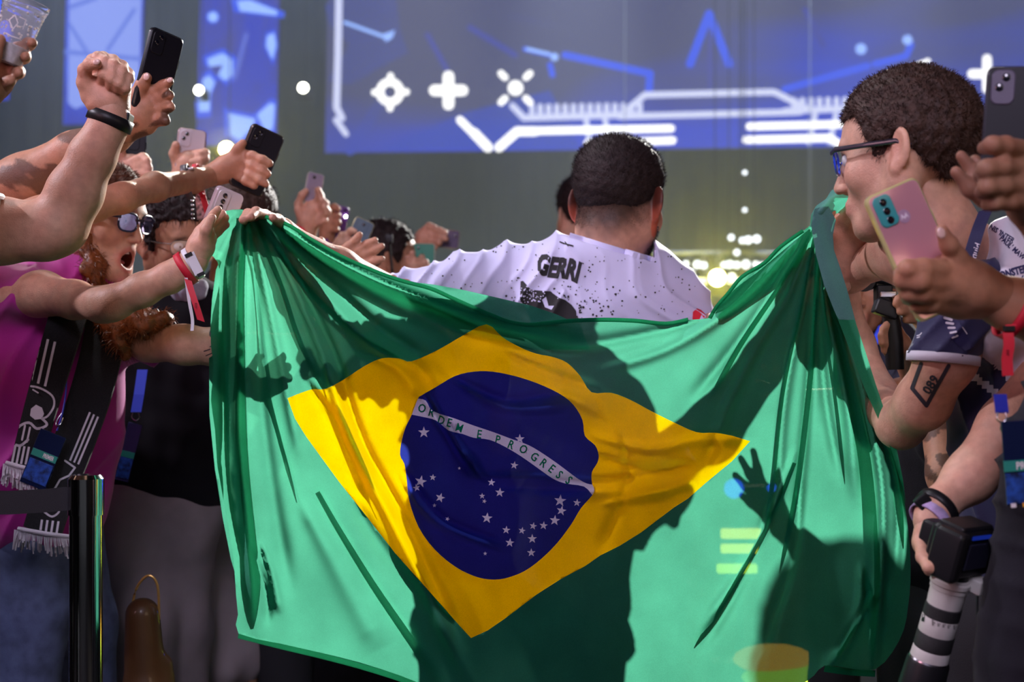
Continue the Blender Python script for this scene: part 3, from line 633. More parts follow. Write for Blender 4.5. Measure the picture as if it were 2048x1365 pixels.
PLEATS = [([(488, 432), (486, 560), (484, 760), (488, 930), (505, 1120), (512, 1250)], 14, 34, .010), ([(505, 430), (560, 560), (605, 690), (668, 800), (735, 950), (765, 1030)], 8, 13, .009),
          ([(640, 980), (685, 1060), (760, 1180), (850, 1310), (890, 1370)], 10, 20, .010), ([(512, 432), (600, 560), (700, 660), (830, 738), (880, 800)], 10, 16, .009), ([(495, 430), (520, 620), (548, 800), (600, 1000)], 6, 9, .012),
          ([(1632, 462), (1604, 600), (1566, 780), (1546, 960), (1530, 1060)], 8, 10, .010), ([(1637, 462), (1630, 640), (1614, 820), (1590, 1000), (1560, 1140)], 10, 12, .010), ([(1644, 468), (1668, 620), (1700, 780), (1730, 920), (1742, 1100), (1742, 1336)], 12, 34, .011),
          ([(1652, 480), (1695, 640), (1745, 790), (1790, 960), (1806, 1090)], 10, 14, .012), ([(1628, 458), (1560, 570), (1480, 690), (1420, 800)], 8, 12, .009), ([(1640, 466), (1650, 640), (1672, 800), (1690, 960)], 5, 8, .013),
          ([(1590, 920), (1540, 1040), (1450, 1200), (1390, 1290)], 8, 12, .010), ([(1760, 1190), (1700, 1265), (1660, 1335)], 6, 10, .010), ([(843, 792), (880, 860), (925, 915), (960, 960)], 6, 8, .008)]
PLIES = [([(538, 438), (620, 482), (740, 545), (860, 582), (1000, 640), (1040, 656), (940, 650), (800, 615), (690, 560), (600, 500)], .014), ([(1432, 622), (1470, 575), (1530, 528), (1600, 470), (1622, 456), (1604, 520), (1560, 566), (1500, 610), (1450, 640)], .012)]
def build_flag():
    global letters
    step = 5.2
    marks = [RHS, DISC, BAND]+stars
    # letter outlines ride along as short constraint edges
    extra = []
    for V, E in ledges:
        for a, b in E: extra.append([V[a], V[b], ((V[a][0]+V[b][0])/2+1e-3, (V[a][1]+V[b][1])/2+1e-3)])
    V, T, C = panel(OUTS, step, marks+extra)
    cx, cy = C[:, 0], C[:, 1]; mi = np.zeros(len(T), int)
    mi[inside(cx, cy, RHS)] = 1; dk = inside(cx, cy, DISC); mi[dk] = 2; bd = inside(cx, cy, BAND) & dk; mi[bd] = 3
    for s_ in stars: mi[inside(cx, cy, s_)] = 3
    ii = np.where(bd)[0]
    for LV, LF in letters:
        for f in LF: k = inside(cx[ii], cy[ii], [LV[i] for i in f]); mi[ii[k]] = 4
    D = flag_depth(V[:, 0], V[:, 1])
    parts = [(V, T, mi, D)]
    # the ply behind the top hem
    pb = [(840, 566), (870, 570), (930, 581), (1000, 597), (1060, 611), (1110, 628), (1160, 650), (1180, 700), (1050, 700), (950, 680), (850, 640)]
    v, t, c = panel(pb, 9); parts.append((v, t, np.zeros(len(t), int), flag_depth(v[:, 0], v[:, 1])+.055+.008*np.sin(v[:, 0]/30)))
    # the edge turned back over itself on the right
    st = [(1622, 450), (1629, 418), (1650, 412), (1657, 413), (1672, 440), (1666, 470), (1668, 500), (1682, 540), (1697, 589), (1713, 650), (1732, 707), (1752, 770), (1772, 830), (1793, 896), (1806, 960), (1812, 1010), (1800, 960), (1784, 905), (1757, 840), (1728, 775), (1700, 700), (1672, 630), (1648, 570), (1632, 510)]
    v, t, c = panel(st, 6); d0 = flag_depth(v[:, 0], v[:, 1]); dd, tt, ss = seg_dist(v[:, 0], v[:, 1], [(1625, 450), (1655, 560), (1715, 710), (1770, 860), (1808, 980)])
    parts.append((v, t, np.where(c[:, 1] < 640, 5, 0), np.interp(v[:, 1], [400, 700, 1000], [2.115, 2.115, 2.12])-.010*np.cos(np.clip(dd/18, 0, 1.5))))
    kb = [(1652, 398), (1662, 382), (1680, 370), (1690, 368), (1700, 380), (1712, 392), (1706, 410), (1690, 425), (1668, 428), (1648, 440), (1634, 452), (1620, 455), (1622, 430), (1632, 412)]
    v, t, c = panel(kb, 4); dd, tt, ss = seg_dist(v[:, 0], v[:, 1], [(1640, 425), (1664, 396), (1696, 376)])
    parts.append((v, t, np.where((c[:, 1] > 395) & (c[:, 0] > 1668), 0, 5), 2.11+.014*np.clip(dd/14, 0, 2)**1.5))
    # the curl hanging behind the left edge
    lf = [(450, 500), (462, 520), (470, 700), (470, 900), (490, 1100), (480, 1180), (462, 1120), (446, 1040), (430, 940), (419, 830), (418, 700), (424, 600), (432, 540)]
    v, t, c = panel(lf, 8); parts.append((v, t, np.zeros(len(t), int), flag_depth(v[:, 0], v[:, 1])+.05+.012*np.sin(v[:, 1]/70)))
    # pleats: places where the cloth doubles back on itself, lying just behind the front ply
    for pts, w0, w1, off in PLEATS:
        L_ = smooth_line(pts, 5); n_ = len(L_); lo_ = []; hi_ = []
        for i in range(n_):
            a_, b_ = L_[max(i-1, 0)], L_[min(i+1, n_-1)]; dx, dy = b_[0]-a_[0], b_[1]-a_[1]; q = math.hypot(dx, dy); u = i/(n_-1); w = (w0+(w1-w0)*u)*min(1, (1-u)*6+.15)*.5
            lo_.append((L_[i][0]-dy/q*w, L_[i][1]+dx/q*w)); hi_.append((L_[i][0]+dy/q*w, L_[i][1]-dx/q*w))
        v, t, c = panel(lo_+hi_[::-1], 7); parts.append((v, t, np.zeros(len(t), int), flag_depth(v[:, 0], v[:, 1])+off))
    for poly, off in PLIES:
        v, t, c = panel(smooth_line(poly, 3, True), 8); parts.append((v, t, np.zeros(len(t), int), flag_depth(v[:, 0], v[:, 1])+off))
    VV = []; TT = []; MI = []; o = 0
    for v, t, m_, d in parts:
        VV.append(np.stack([(v[:, 0]-1024)/F*d, d, CAMH+(HZ-v[:, 1])/F*d], 1)); TT.append(t+o); MI.append(m_); o += len(v)
    VV = np.concatenate(VV); TT = np.concatenate(TT); MI = np.concatenate(MI)
    me = mesh_np('national_flag', VV, TT); 
    fo = link('flag', me, FL); me.polygons.foreach_set('material_index', MI.astype(np.int32)); me.update()
    tag(fo, 'large green flag with yellow rhombus and blue starry disc, spread behind the white jersey', 'flag')
    # stitched hem along the foot and the top edge
    def hem(pts, w, off, m_=FL[5]):
        pts = smooth_line(pts, 4); X = np.array([p[0] for p in pts]); Y = np.array([p[1] for p in pts]); D = flag_depth(X, Y)
        mb = MB(); q = [P(x, y, d+off) for x, y, d in zip(X, Y, D)]; sd = []
        for i in range(len(q)): t = (q[min(i+1, len(q)-1)]-q[max(i-1, 0)]); sd.append(t.cross(Vector((0, 1, 0))))
        mb.strip(q, sd, w, .0012); o = mb.build('hem', FL[0], fo); return o
    hem([(477, 1272), (560, 1293), (640, 1312), (720, 1333), (800, 1358), (850, 1378)], .005, .012)
    hem(OUT[3:22], .0035, -.004); hem(OUT[22:29], .003, -.003); hem([(1649, 1338), (1700, 1345), (1750, 1348)], .005, .01)
    return fo
flag = build_flag()
# ================================================================ people: heads, hair, limbs
def rotm(yaw=0, pitch=0, roll=0):
    return np.array(Matrix.Rotation(R(yaw), 3, 'Z') @ Matrix.Rotation(R(roll), 3, 'Y') @ Matrix.Rotation(R(pitch), 3, 'X'))
def head_field(h=.0026, neck=(.060, .066), mouth=0, nose=1.0, jaw=1.0, nk=((0, -.034, -.06), (0, -.05, -.19)), ears=(30, 30), es=1.0):
    f = Field(h, .016)
    f.ell((0, -.016, .042), (.076, .096, .083), k=.02)
    f.ell((0, .028, -.005), (.060, .062, .082), k=.03)
    f.ell((0, .030, .050), (.058, .056, .048), k=.03)
    for s in (-1, 1):
        f.cap((s*.056, -.004, -.045), (s*.018, .062, -.088), .020*jaw, .018*jaw, k=.03)
        f.ell((s*.040, .058, -.016), (.024, .026, .026), k=.022)
        f.cap((s*.060, -.01, -.01), (s*.056, -.004, -.05), .018, .018, k=.02)
    f.ell((0, .072, -.092), (.020, .017, .016), k=.02)
    f.ell((0, .080, -.055), (.026, .016, .026), k=.016)
    f.cap((-.034, .080, .031), (.034, .080, .031), .010, .010, k=.016)
    for s in (-1, 1): f.ell((s*.031, .094, .011), (.017, .013, .012), k=.012, sub=True)
    f.cap((0, .088, .020), (0, .107*1, -.022*nose), .0075, .0098, k=.010)
    for s in (-1, 1): f.ell((s*.0115, .098, -.026), (.0078, .010, .007), k=.006)
    for s in (-1, 1): f.ell((s*.006, .105, -.033), (.0034, .005, .003), k=.003, sub=True)
    if not mouth:
        f.cap((-.018, .0905, -.0535), (.018, .0905, -.0535), .0052, .0052, k=.007); f.cap((-.015, .0905, -.0640), (.015, .0905, -.0640), .0062, .0062, k=.007)
        f.cap((-.022, .099, -.0588), (.022, .099, -.0588), .0022, .0022, k=.003, sub=True)
    else:
        f.ell((0, .070, -.110), (.024, .020, .020), k=.02)
        for s in (-1, 1): f.cap((s*.050, .0, -.055), (s*.018, .060, -.105), .018, .016, k=.03)
        n = 10
        pr = [(.024*math.cos(2*math.pi*i/n), .088-.010*abs(math.cos(2*math.pi*i/n)), -.072+.024*math.sin(2*math.pi*i/n)) for i in range(n+1)]
        for a, b in zip(pr, pr[1:]): f.cap(a, b, .0058, .0058, k=.006)
        f.ell((0, .080, -.072), (.0195, .040, .019), k=.005, sub=True)
    if ears:
        for s in (-1, 1):
            Rr = rotm(s*ears[(s+1)//2], 8, 0)
            f.ell((s*.085, -.016, .002), (.0062, .0185*es, .031*es), Rr, k=.005)
            f.ell((s*.0905, -.013, .007), (.005, .0105, .019), Rr, k=.004, sub=True)
            f.ell((s*.0805, -.004, -.024), (.007, .009, .012), k=.006)
    if neck: f.cap(nk[0], nk[1], neck[0], neck[1], k=.03)
    return f
def head_tint(V, lips=True, stub=0, fade=0, seed=0):
    T = np.ones((len(V), 3)); x, y, z = V.T
    n = vnoise(V, 60, seed)*.5+.5
    T *= (1-.05*n)[:, None]
    if lips:
        d = np.exp(-((x/.024)**4+((z+.0588)/.0105)**4))*(y > .075); T *= 1-d[:, None]*np.array([.12, .42, .38])
    ck = np.exp(-(((np.abs(x)-.045)/.02)**2+((z+.015)/.022)**2))*(y > .02); T *= 1-ck[:, None]*np.array([0, .12, .1])
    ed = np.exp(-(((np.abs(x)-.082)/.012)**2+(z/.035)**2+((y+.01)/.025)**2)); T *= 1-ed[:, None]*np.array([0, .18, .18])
    br = np.exp(-(((np.abs(x)-.031)/.017)**4+((z-.034-.004*np.cos(x*60))/.0048)**2))*(y > .06)
    T *= 1-br[:, None]*.78
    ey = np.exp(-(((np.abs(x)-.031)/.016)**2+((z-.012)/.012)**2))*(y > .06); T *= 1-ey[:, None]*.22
    if stub:
        b = np.clip((-.030-z)/.02, 0, 1)*np.clip((y+.015)/.02, 0, 1)*(1-np.exp(-((x/.022)**4+((z+.058)/.011)**4)))*np.clip((z+.125)/.015, 0, 1)
        sb = np.exp(-((y-.012)/.012)**2)*(z > -.06)*(z < .02)*(np.abs(x) > .05)
        b = np.maximum(b, sb); T *= 1-b[:, None]*stub*(.8+.3*n[:, None])*np.array([.85, .9, .92])
    if fade:
        g = (np.clip((z-np.interp(y, [-.12, -.08, -.02, .02], [-.092, -.087, -.04, -.01])+.006*vnoise(V, 130, 9))/.05, 0, 1)**.8)*(y < .05); T *= 1-g[:, None]*fade
    return np.clip(T, .02, 1)
HL = dict(long=([-.13, -.09, -.03, -.012, .012, .03, .045, .06, .10], [-.10, -.10, -.08, -.06, -.035, .02, .052, .072, .078]),
          short=([-.13, -.09, -.06, -.03, -.012, .0, .014, .030, .042, .055, .10], [-.055, -.058, -.045, .0, .03, .02, -.012, .0, .048, .068, .080]),
          fade=([-.13, -.09, -.05, -.02, .0, .02, .035, .05, .10], [-.024, -.022, -.014, .0, .014, .010, .03, .066, .076]))
def hair_cap(thick=.010, top=.016, line='short', h=.0032, lump=.0025, seed=1, back=0, sq=0, taper=.8):
    f = Field(h, .012)
    f.ell((0, -.017, .042), (.076+thick, .096+thick, .083+thick), k=.02); f.ell((0, .0, .062), (.066+thick, .080+thick, .060+top), k=.03)
    if sq: f.ell((0, -.020, .070), (.0735, .088, .052+top), k=.02)
    ys, zs = HL[line]
    def fn(f_, X, Y, Z):
        zl = np.interp(Y, ys, zs).astype(np.float32); m = (zl-Z)+.002*np.sin(Y*900)*np.sin(X*700)+(.004*np.sin(X*310+1)*np.sin(Y*270) if sq else 0)
        f2 = np.maximum(f_, m*taper)
        inner = np.sqrt((X/.070)**2+((Y+.016)/.090)**2+((Z-.042)/.077)**2)-1
        return np.maximum(f2, -inner*.07)
    V, Q = f.mesh(fn=fn, smooth=1); N = normals(V, Q)
    V = V+N*(vnoise(V, 150, seed)*lump+vnoise(V, 420, seed+1)*lump*.5)[:, None]
    return V, Q, N
def strands(name, V, N, count, L, w, m, parent, lean=(0, 0, 0), seed=0, curl=.3, bend=(0, 0, -1)):
    rs = np.random.RandomState(seed); i = rs.randint(0, len(V), count); p = V[i]; n = N[i]+rs.normal(size=(count, 3))*curl+np.array(lean); n /= np.linalg.norm(n, axis=1)[:, None]
    l = L*rs.uniform(.5, 1.1, count)[:, None]; sd = np.cross(n, rs.normal(size=(count, 3))); sd /= np.linalg.norm(sd, axis=1)[:, None]
    a = p-n*.002-sd*w; b = p-n*.002+sd*w; c = p+n*l*.55+sd*w*.8; d = p+n*l*.55-sd*w*.8; e = p+n*l+np.array(bend)*l*.25
    VV = np.stack([a, b, c, d, e], 1).reshape(-1, 3); o = np.arange(count)[:, None]*5
    me = bpy.data.meshes.new(name); F_ = [tuple(x) for x in (o+np.array([0, 1, 2, 3])).tolist()]+[tuple(x) for x in (o+np.array([3, 2, 4])).tolist()]
    me.from_pydata(VV.tolist(), [], F_); me.update(); ob = link(name, me, m, parent); ob['kind'] = 'stuff'; return ob
def xf(V, c, M, s=1.0): return V @ M.T*s+np.array(c)
def eyes(root, c, M, s, iris=IRIS, closed=False):
    for sd in (-1, 1):
        e = MB().sphere((sd*.031, .0775, .012), .0122, n=20); bmesh.ops.transform(e.bm, matrix=Matrix.Translation(c) @ (Matrix(M.tolist()).to_4x4() @ Matrix.Scale(s, 4)), verts=e.bm.verts)
        eo = e.build('eye', EYEW, root)
        q = MB().sphere((sd*.031, .0865, .012), .0055, (1, .6, 1), n=16); bmesh.ops.transform(q.bm, matrix=Matrix.Translation(c) @ (Matrix(M.tolist()).to_4x4() @ Matrix.Scale(s, 4)), verts=q.bm.verts)
        q.build('iris', iris, eo)
def limb(h, pts, k=.02):
    """pts=[(px,py,d,r_px)]"""
    f = Field(h, k); f.pchain(pts); return f
def hand_field(f, spec, k=.006):
    """spec = list of chains of (px,py,depth,r_px): palm pieces first, then five digits"""
    for ch in spec:
        f.chain([(P(x, y, d), r/F*d) for x, y, d, r in ch], k=k)
    return f
def skin_tint(V, seed=0, amt=.1):
    T = np.ones((len(V), 3)); n = vnoise(V, 25, seed)*.5+.5; n2 = vnoise(V, 90, seed+3)*.5+.5
    T *= (1-amt*n)[:, None]; T[:, 1:] *= (1-.10*n2)[:, None]; return T
def pxy(V): return V[:, 0]/V[:, 1]*F+1024, HZ-(V[:, 2]-CAMH)/V[:, 1]*F
def legs(x, y, hipz, m_tr, root, sep=.10, shoe=True, r=.085, name='trousers'):
    f = Field(.014, .05); f.ell((x, y, hipz), (.17, .12, .13))
    for s in (-1, 1): f.cap((x+s*sep*.8, y, hipz-.05), (x+s*sep, y+.01, .50), r+.01, r*.72, k=.03); f.cap((x+s*sep, y+.01, .50), (x+s*sep*1.05, y+.03, .09), r*.72, r*.58, k=.03)
    V, Q = f.mesh(); build_np(name, V, Q, m_tr, root)
    for s in (-1, 1):
        g = Field(.008, .02).cap((x+s*sep*1.05, y-.02, .05), (x+s*sep*1.2, y+.17, .04), .045, .036).cap((x+s*sep*1.05, y+.03, .06), (x+s*sep*1.05, y+.03, .12), .045, .045)
        V, Q = g.mesh(fn=lambda f_, X, Y, Z: np.maximum(f_, .004-Z)); build_np('shoe', V, Q, BLK_PL, root)
JEANS = mat('jeans', (.10, .13, .26), .8, noise=.35, nscale=25, bump=.5, bscale=700)
TROUS = mat('grey_trousers', (.24, .20, .22), .85, noise=.12, nscale=14, bump=.4, bscale=600)
DARKTR = mat('black_trousers', (.02, .02, .025), .85, bump=.3, bscale=500)

# ---------------------------------------------------------------- the man in the white jersey, seen from behind
def jersey_man():
    D = 2.85
    t = thing('person', 'broad man from behind in white jersey with black print, arms spread to the flag', 'person', (P(1210, 800, D).x, D, 0))
    c = P(1238, 415, D); M = rotm(-30, -6, 3); s = 1.06
    hf = head_field(ears=(22, 58), es=1.12, neck=(.064, .070), nk=((0, -.024, -.05), (-.012, -.010, -.150)), jaw=1.2); V, Q = hf.mesh(); T = head_tint(V, stub=.75, fade=.86, seed=2); T[np.abs(V[:, 0]) > .0805] *= (1.15, .55, .45)  # last tint reddens the ears: backlight glowing through, put into the colour
    V = xf(V, c, M, s); parts = [(V, Q)]; tints = [T]
    # arms and hands
    a = Field(.0055, .02); a.pchain([(1060, 552, 2.87, 44), (930, 572, 2.83, 38), (830, 594, 2.77, 34), (790, 596, 2.755, 38), (680, 532, 2.66, 33), (585, 478, 2.58, 25)])
    v, q = a.mesh(); parts.append((v, q)); tints.append(skin_tint(v, 1))
    hd = Field(.0028, .007); hand_field(hd, [[(600, 486, 2.60, 25), (565, 462, 2.58, 25), (540, 452, 2.57, 27)], [(575, 470, 2.57, 22), (535, 462, 2.58, 24)],
        [(548, 446, 2.565, 12), (530, 431, 2.545, 11), (512, 424, 2.50, 10), (502, 434, 2.47, 9)], [(538, 450, 2.57, 12), (515, 436, 2.55, 11), (496, 428, 2.51, 10), (486, 440, 2.47, 9)],
        [(532, 460, 2.58, 12), (508, 446, 2.57, 11), (488, 440, 2.53, 10)], [(530, 470, 2.59, 11), (508, 460, 2.59, 10), (490, 455, 2.56, 9)], [(570, 455, 2.55, 13), (556, 440, 2.52, 11), (546, 436, 2.495, 9)]])
    v, q = hd.mesh(); parts.append((v, q)); tints.append(skin_tint(v, 2))
    a = Field(.0055, .02); a.pchain([(1330, 606, 2.88, 40), (1415, 672, 2.80, 38), (1490, 655, 2.68, 42), (1560, 590, 2.54, 34), (1606, 522, 2.42, 27)])
    v, q = a.mesh(); parts.append((v, q)); tints.append(skin_tint(v, 3))
    hd = Field(.0028, .007); hand_field(hd, [[(1600, 530, 2.43, 27), (1622, 500, 2.38, 29)], [(1592, 520, 2.42, 22), (1612, 492, 2.39, 26)], [(1618, 488, 2.37, 12), (1632, 474, 2.33, 11), (1642, 476, 2.30, 9)],
        [(1628, 494, 2.37, 12), (1642, 484, 2.33, 11), (1650, 490, 2.30, 9)], [(1634, 504, 2.38, 12), (1648, 498, 2.34, 11), (1652, 504, 2.31, 9)], [(1636, 514, 2.39, 11), (1650, 512, 2.35, 10), (1652, 518, 2.33, 9)], [(1606, 492, 2.40, 13), (1618, 474, 2.36, 11), (1630, 466, 2.32, 9)]])
    v, q = hd.mesh(); parts.append((v, q)); tints.append(skin_tint(v, 4))
    V, Q = join_np(parts); body = build_np('body', V, Q, SK_MAN, t, np.concatenate(tints))
    hV, hQ, hN = hair_cap(.0035, .004, 'fade', lump=.001, seed=5, sq=1, taper=.22); hV = xf(hV, c, M, s); hN = hN @ M.T
    ho = build_np('hair', hV, hQ, HAIR_DK, t)
    top = hV[:, 2] > c.z+.04*s
    strands('hair_strands', hV[top], hN[top], 9000, .009, .00035, HAIR_DK, ho, (0, 0, .35), 3, bend=(0, 0, .3)); strands('hair_stubble', hV[~top], hN[~top], 9000, .0035, .00025, HAIR_DK, ho, seed=4)
    sv = parts[0][0]; sn = normals(sv, parts[0][1]); loc = (sv-np.array(c)) @ M/s
    zz = np.interp(loc[:, 1], [-.12, -.02, .02], [-.066, -.035, -.01]); k = (loc[:, 2] > zz+.006*vnoise(sv, 200, 3)) & (loc[:, 2] < .02) & (loc[:, 1] < .03) & (np.abs(loc[:, 0]) < .078)
    strands('nape_stubble', sv[k], sn[k], 7000, .003, .0002, HAIR_DK, ho, seed=5)
    k = (loc[:, 2] < -.035) & (loc[:, 2] > -.112) & (loc[:, 1] > .0); strands('beard', sv[k], sn[k], 6000, .006, .00025, HAIR_DK, ho, seed=6)
    # jersey
    f = Field(.0044, .03)
    f.pchain([(1110, 560, 2.84, 66), (1030, 556, 2.85, 66), (930, 566, 2.82, 60), (860, 580, 2.79, 52), (795, 594, 2.755, 46)])
    f.pchain([(1300, 588, 2.84, 68), (1345, 628, 2.87, 66), (1385, 672, 2.84, 62), (1425, 705, 2.79, 56)])
    f.pchain([(1205, 512, 2.86, 60), (1100, 552, 2.85, 60)]); f.pchain([(1230, 520, 2.86, 62), (1305, 580, 2.86, 60)])
    cx = P(1205, 690, 2.86); f.ell(cx, (.205, .135, .225), k=.05); f.ell(P(1160, 600, 2.84), (.14, .10, .13), k=.05); f.ell(P(1270, 610, 2.84), (.13, .10, .12), k=.05)
    f.ell(P(1205, 930, 2.87), (.185, .135, .30), k=.06); f.ell(P(1205, 1110, 2.87), (.185, .14, .16), k=.05)
    nk0 = P(1240, 380, 2.83); nk1 = P(1226, 486, 2.85)
    f.ell(P(1165, 516, 2.79), (.06, .045, .045), k=.04); f.ell(P(1215, 530, 2.785), (.06, .045, .04), k=.04); f.ell(P(1255, 545, 2.795), (.06, .045, .04), k=.04)
    def cut(f_, X, Y, Z):
        px = X/Y*F+1024; py = HZ-(Z-CAMH)/Y*F; above = (470+(px-1130)*.29-py)/F*2.85
        a = np.array(nk0); ab = np.array(nk1)-a; tt = np.clip(((X-a[0])*ab[0]+(Y-a[1])*ab[1]+(Z-a[2])*ab[2])/(ab @ ab), 0, 1.6)
        cyl = np.sqrt((X-a[0]-tt*ab[0])**2+(Y-a[1]-tt*ab[1])**2+(Z-a[2]-tt*ab[2])**2)-.071
        f_ = np.maximum(f_, -np.maximum(cyl, -above)); return np.maximum(f_, np.where((px > 1105) & (px < 1305), above-.004, -1))
    V, Q = f.mesh(smooth=2, fn=cut); N = normals(V, Q); X, Y = pxy(V)
    wv = 10*np.sin(Y/47+X/90)+6*np.sin(Y/23+1.3)
    ph = np.where(X < 1130, (X+.55*(Y-560)+wv)/13.5, ((X-1130)*.75+(Y-560)*-.45+wv*1.2)/15.5+(1130+.55*(Y-560))/13.5*0+83.7)
    r1 = (1-np.abs(np.sin(ph)))**2.2; r2 = (1-np.abs(np.sin(ph*.47+.8)))**2
    lf = np.clip((1180-X)/200, .12, 1)+np.clip((X-1230)/120, 0, 1)*.85
    dsp = (.015*r1+.016*r2)*np.clip(lf, .15, 1)*(.75+.35*vnoise(V, 9, 3))+.003*vnoise(V, 26, 9)-.008
    V = V+N*dsp[:, None]
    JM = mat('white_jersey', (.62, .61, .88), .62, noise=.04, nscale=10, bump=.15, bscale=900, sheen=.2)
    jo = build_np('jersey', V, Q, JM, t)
    # collar
    eye0 = Vector((0, 0, CAMH)); bb = bvh_of([jo, body]); pts = []
    for x in range(1138, 1312, 8):
        dv = (P(x, 470+(x-1130)*.29+2, 1)-eye0).normalized(); hit = bb.ray_cast(eye0, dv)[0]
        if hit is not None and hit.y < 3.0: pts.append(hit+Vector((0, .001, 0)))
    MB().tube(smooth_line(pts, 2), .0045, 8, r2=.009).build('collar', JM, t)
    INK = mat('black_print', (.012, .010, .014), .7); bv = bvh_of(jo)
    tv, tf = text_2d('GERRI', 1, .055, 2, 0)
    w = max(v[0] for v in tv); tv = [(x/w, y) for x, y in tv]
    # the name steps down across the cloth folds
    def warp(v):
        x, y = v; xx = x*84; base = 541+xx*.30+4*math.sin(xx/14); return (1071+xx+y*13, base-y*53)
    print_on('name_print', [([warp(v) for v in tv], tf)], bv, INK, jo, 5)
    gr = [poly2([(1041, 563), (1046, 562), (1062, 580), (1085, 582), (1100, 583), (1118, 596), (1130, 600), (1143, 610), (1152, 622), (1154, 640), (1150, 668), (1080, 668), (1060, 640), (1048, 612), (1040, 600)])]
    rs = random.Random(3); hole = []
    for i in range(110): gr.append(blob2(rs.gauss(1100, 55), rs.gauss(596, 22)+4, rs.uniform(.8, 2.4), 6, .4, rs))
    for i in range(150): gr.append(blob2(rs.uniform(860, 1400), rs.uniform(475, 645), rs.uniform(.7, 1.9), 6, .3, rs))
    for i in range(50): gr.append(blob2(rs.gauss(1190, 30), rs.gauss(615, 22), rs.uniform(.8, 2.6), 6, .3, rs))
    gr += stroke([(1120, 484), (1130, 488), (1146, 492)], 2.5)+stroke([(1130, 484), (1136, 492)], 2)
    print_on('graphic_print', gr, bv, INK, jo, 8, .0016)
    wh = [poly2([(1084, 600), (1092, 594), (1097, 612), (1108, 612), (1103, 620), (1090, 615)])]+[blob2(rs.gauss(1070, 16), rs.gauss(590, 12), rs.uniform(.8, 2), 5, .4, rs) for i in range(60)]
    print_on('graphic_gaps', wh, bv, JM, jo, 8, .0024)
    print_on('neck_label', [poly2([(1163, 478), (1178, 481), (1176, 486), (1162, 484)])], bv, mat('label_white', (.9, .9, .95), .5), jo, 8, .002)
    print_on('red_emblem', [poly2([(1385, 636), (1386, 624), (1394, 617), (1402, 620), (1412, 630), (1420, 645), (1384, 648)])], bv, mat('red_print', (.75, .02, .05), .6), jo, 8, .0016)
    print_on('emblem_cut', [poly2([(1398, 642), (1403, 630), (1407, 636), (1412, 634), (1418, 646), (1398, 648)])], bv, JM, jo, 8, .0024)
    legs(P(1205, 900, 2.87).x, 2.88, .90, DARKTR, t)
    return t
jersey_man()
# ================================================================ phones and small worn things
def frame3(px, py, d, rot, yaw=0, pitch=0):
    """an upright object turned by rot (clockwise in the picture), yaw about its long axis and pitch"""
    M = Matrix.Rotation(R(rot), 3, 'Y') @ Matrix.Rotation(R(pitch), 3, 'X') @ Matrix.Rotation(R(yaw), 3, 'Z')
    return P(px, py, d), M
def slab_round(mb, c, M, w, h, th, r, n=6):
    pts = []
    for cx, cz, a0 in ((w/2-r, h/2-r, 0), (-w/2+r, h/2-r, 90), (-w/2+r, -h/2+r, 180), (w/2-r, -h/2+r, 270)):
        for i in range(n+1): a = R(a0+90*i/n); pts.append((cx+r*math.cos(a), cz+r*math.sin(a)))
    b = min(th*.3, .002); L = []
    for y, q in ((-th/2, b), (-th/2+b, 0), (th/2-b, 0), (th/2, b)):
        L.append([mb.bm.verts.new(c+M @ Vector((x*(1-q*2/w), y, z*(1-q*2/h)))) for x, z in pts])
    k = len(pts)
    for a, b_ in zip(L, L[1:]):
        for i in range(k): mb.bm.faces.new((a[i], a[(i+1) % k], b_[(i+1) % k], b_[i]))
    mb.bm.faces.new(L[0]); mb.bm.faces.new(L[-1][::-1]); return mb
def phone(label, px, py, d, rot, yaw, pitch, body, edge, cam_m=LENS, module=None, w=.075, h=.156, th=.009, group=None, lens=3, side=-1, logo=False, flash=False, plate=None):
    c, M = frame3(px, py, d, rot, yaw, pitch); t = thing('phone', label, 'phone', c, group)
    T = lambda v: c+M @ Vector(v)
    slab_round(MB(), c, M, w, h, th, .010).build('case', edge, t)
    slab_round(MB(), T((0, -th*.5, 0)), M, w*.93, h*.965, .0012, .008).build('back_panel', body, t)
    slab_round(MB(), T((0, th*.5, 0)), M, w*.93, h*.965, .0012, .008).build('glass_front', LENS, t)
    mx = side*(w*.5-.019)
    m = slab_round(MB(), T((mx, -th*.5-.001, h*.5-.025)), M, .026, .040, .003, .008).build('camera_bump', module or body, t)
    for i in range(lens):
        z = h*.5-.014-i*.0115; a = T((mx-(.004 if lens == 2 and i else -.003 if lens == 2 else 0), -th*.5-.002, z)); MB().lathe(a, a+M @ Vector((0, -.0022, 0)), [(0, .0046), (.8, .0046), (1, .0038)], 16).build('lens', LENS, m)
    if flash: a = T((mx+.006, -th*.5-.002, h*.5-.03)); MB().sphere(a, .004).build('flash_lamp', emis('phone_flash', (1, .95, 1), 90), m)
    if logo:
        a = T((0, -th*.5-.0006, h*.5-.040)); MB().lathe(a, a+M @ Vector((0, -.0006, 0)), [(0, .0085), (1, .0085)], 28).build('logo_disc', mat('logo_lilac', (.62, .42, .60), .3, metal=.4), t)
        bm = bmesh.new(); q = [(-.0055, -.004), (-.0035, .0045), (0, -.0005), (.0035, .0045), (.0055, -.004), (.003, -.001), (0, -.0035), (-.003, -.001)]
        bm.faces.new([bm.verts.new(a+M @ Vector((x, -.0009, z))) for x, z in q]); bmesh.ops.triangulate(bm, faces=bm.faces[:]); me = bpy.data.meshes.new('logo_mark'); bm.to_mesh(me); bm.free(); link('logo_mark', me, mat('logo_white', (.85, .75, .85), .4), t, False)
    b = T((side*-(w*.5+.0008), 0, h*.18)); MB().box(b, (.0016, .003, .016), M).build('side_button', edge, t, False)
    return t
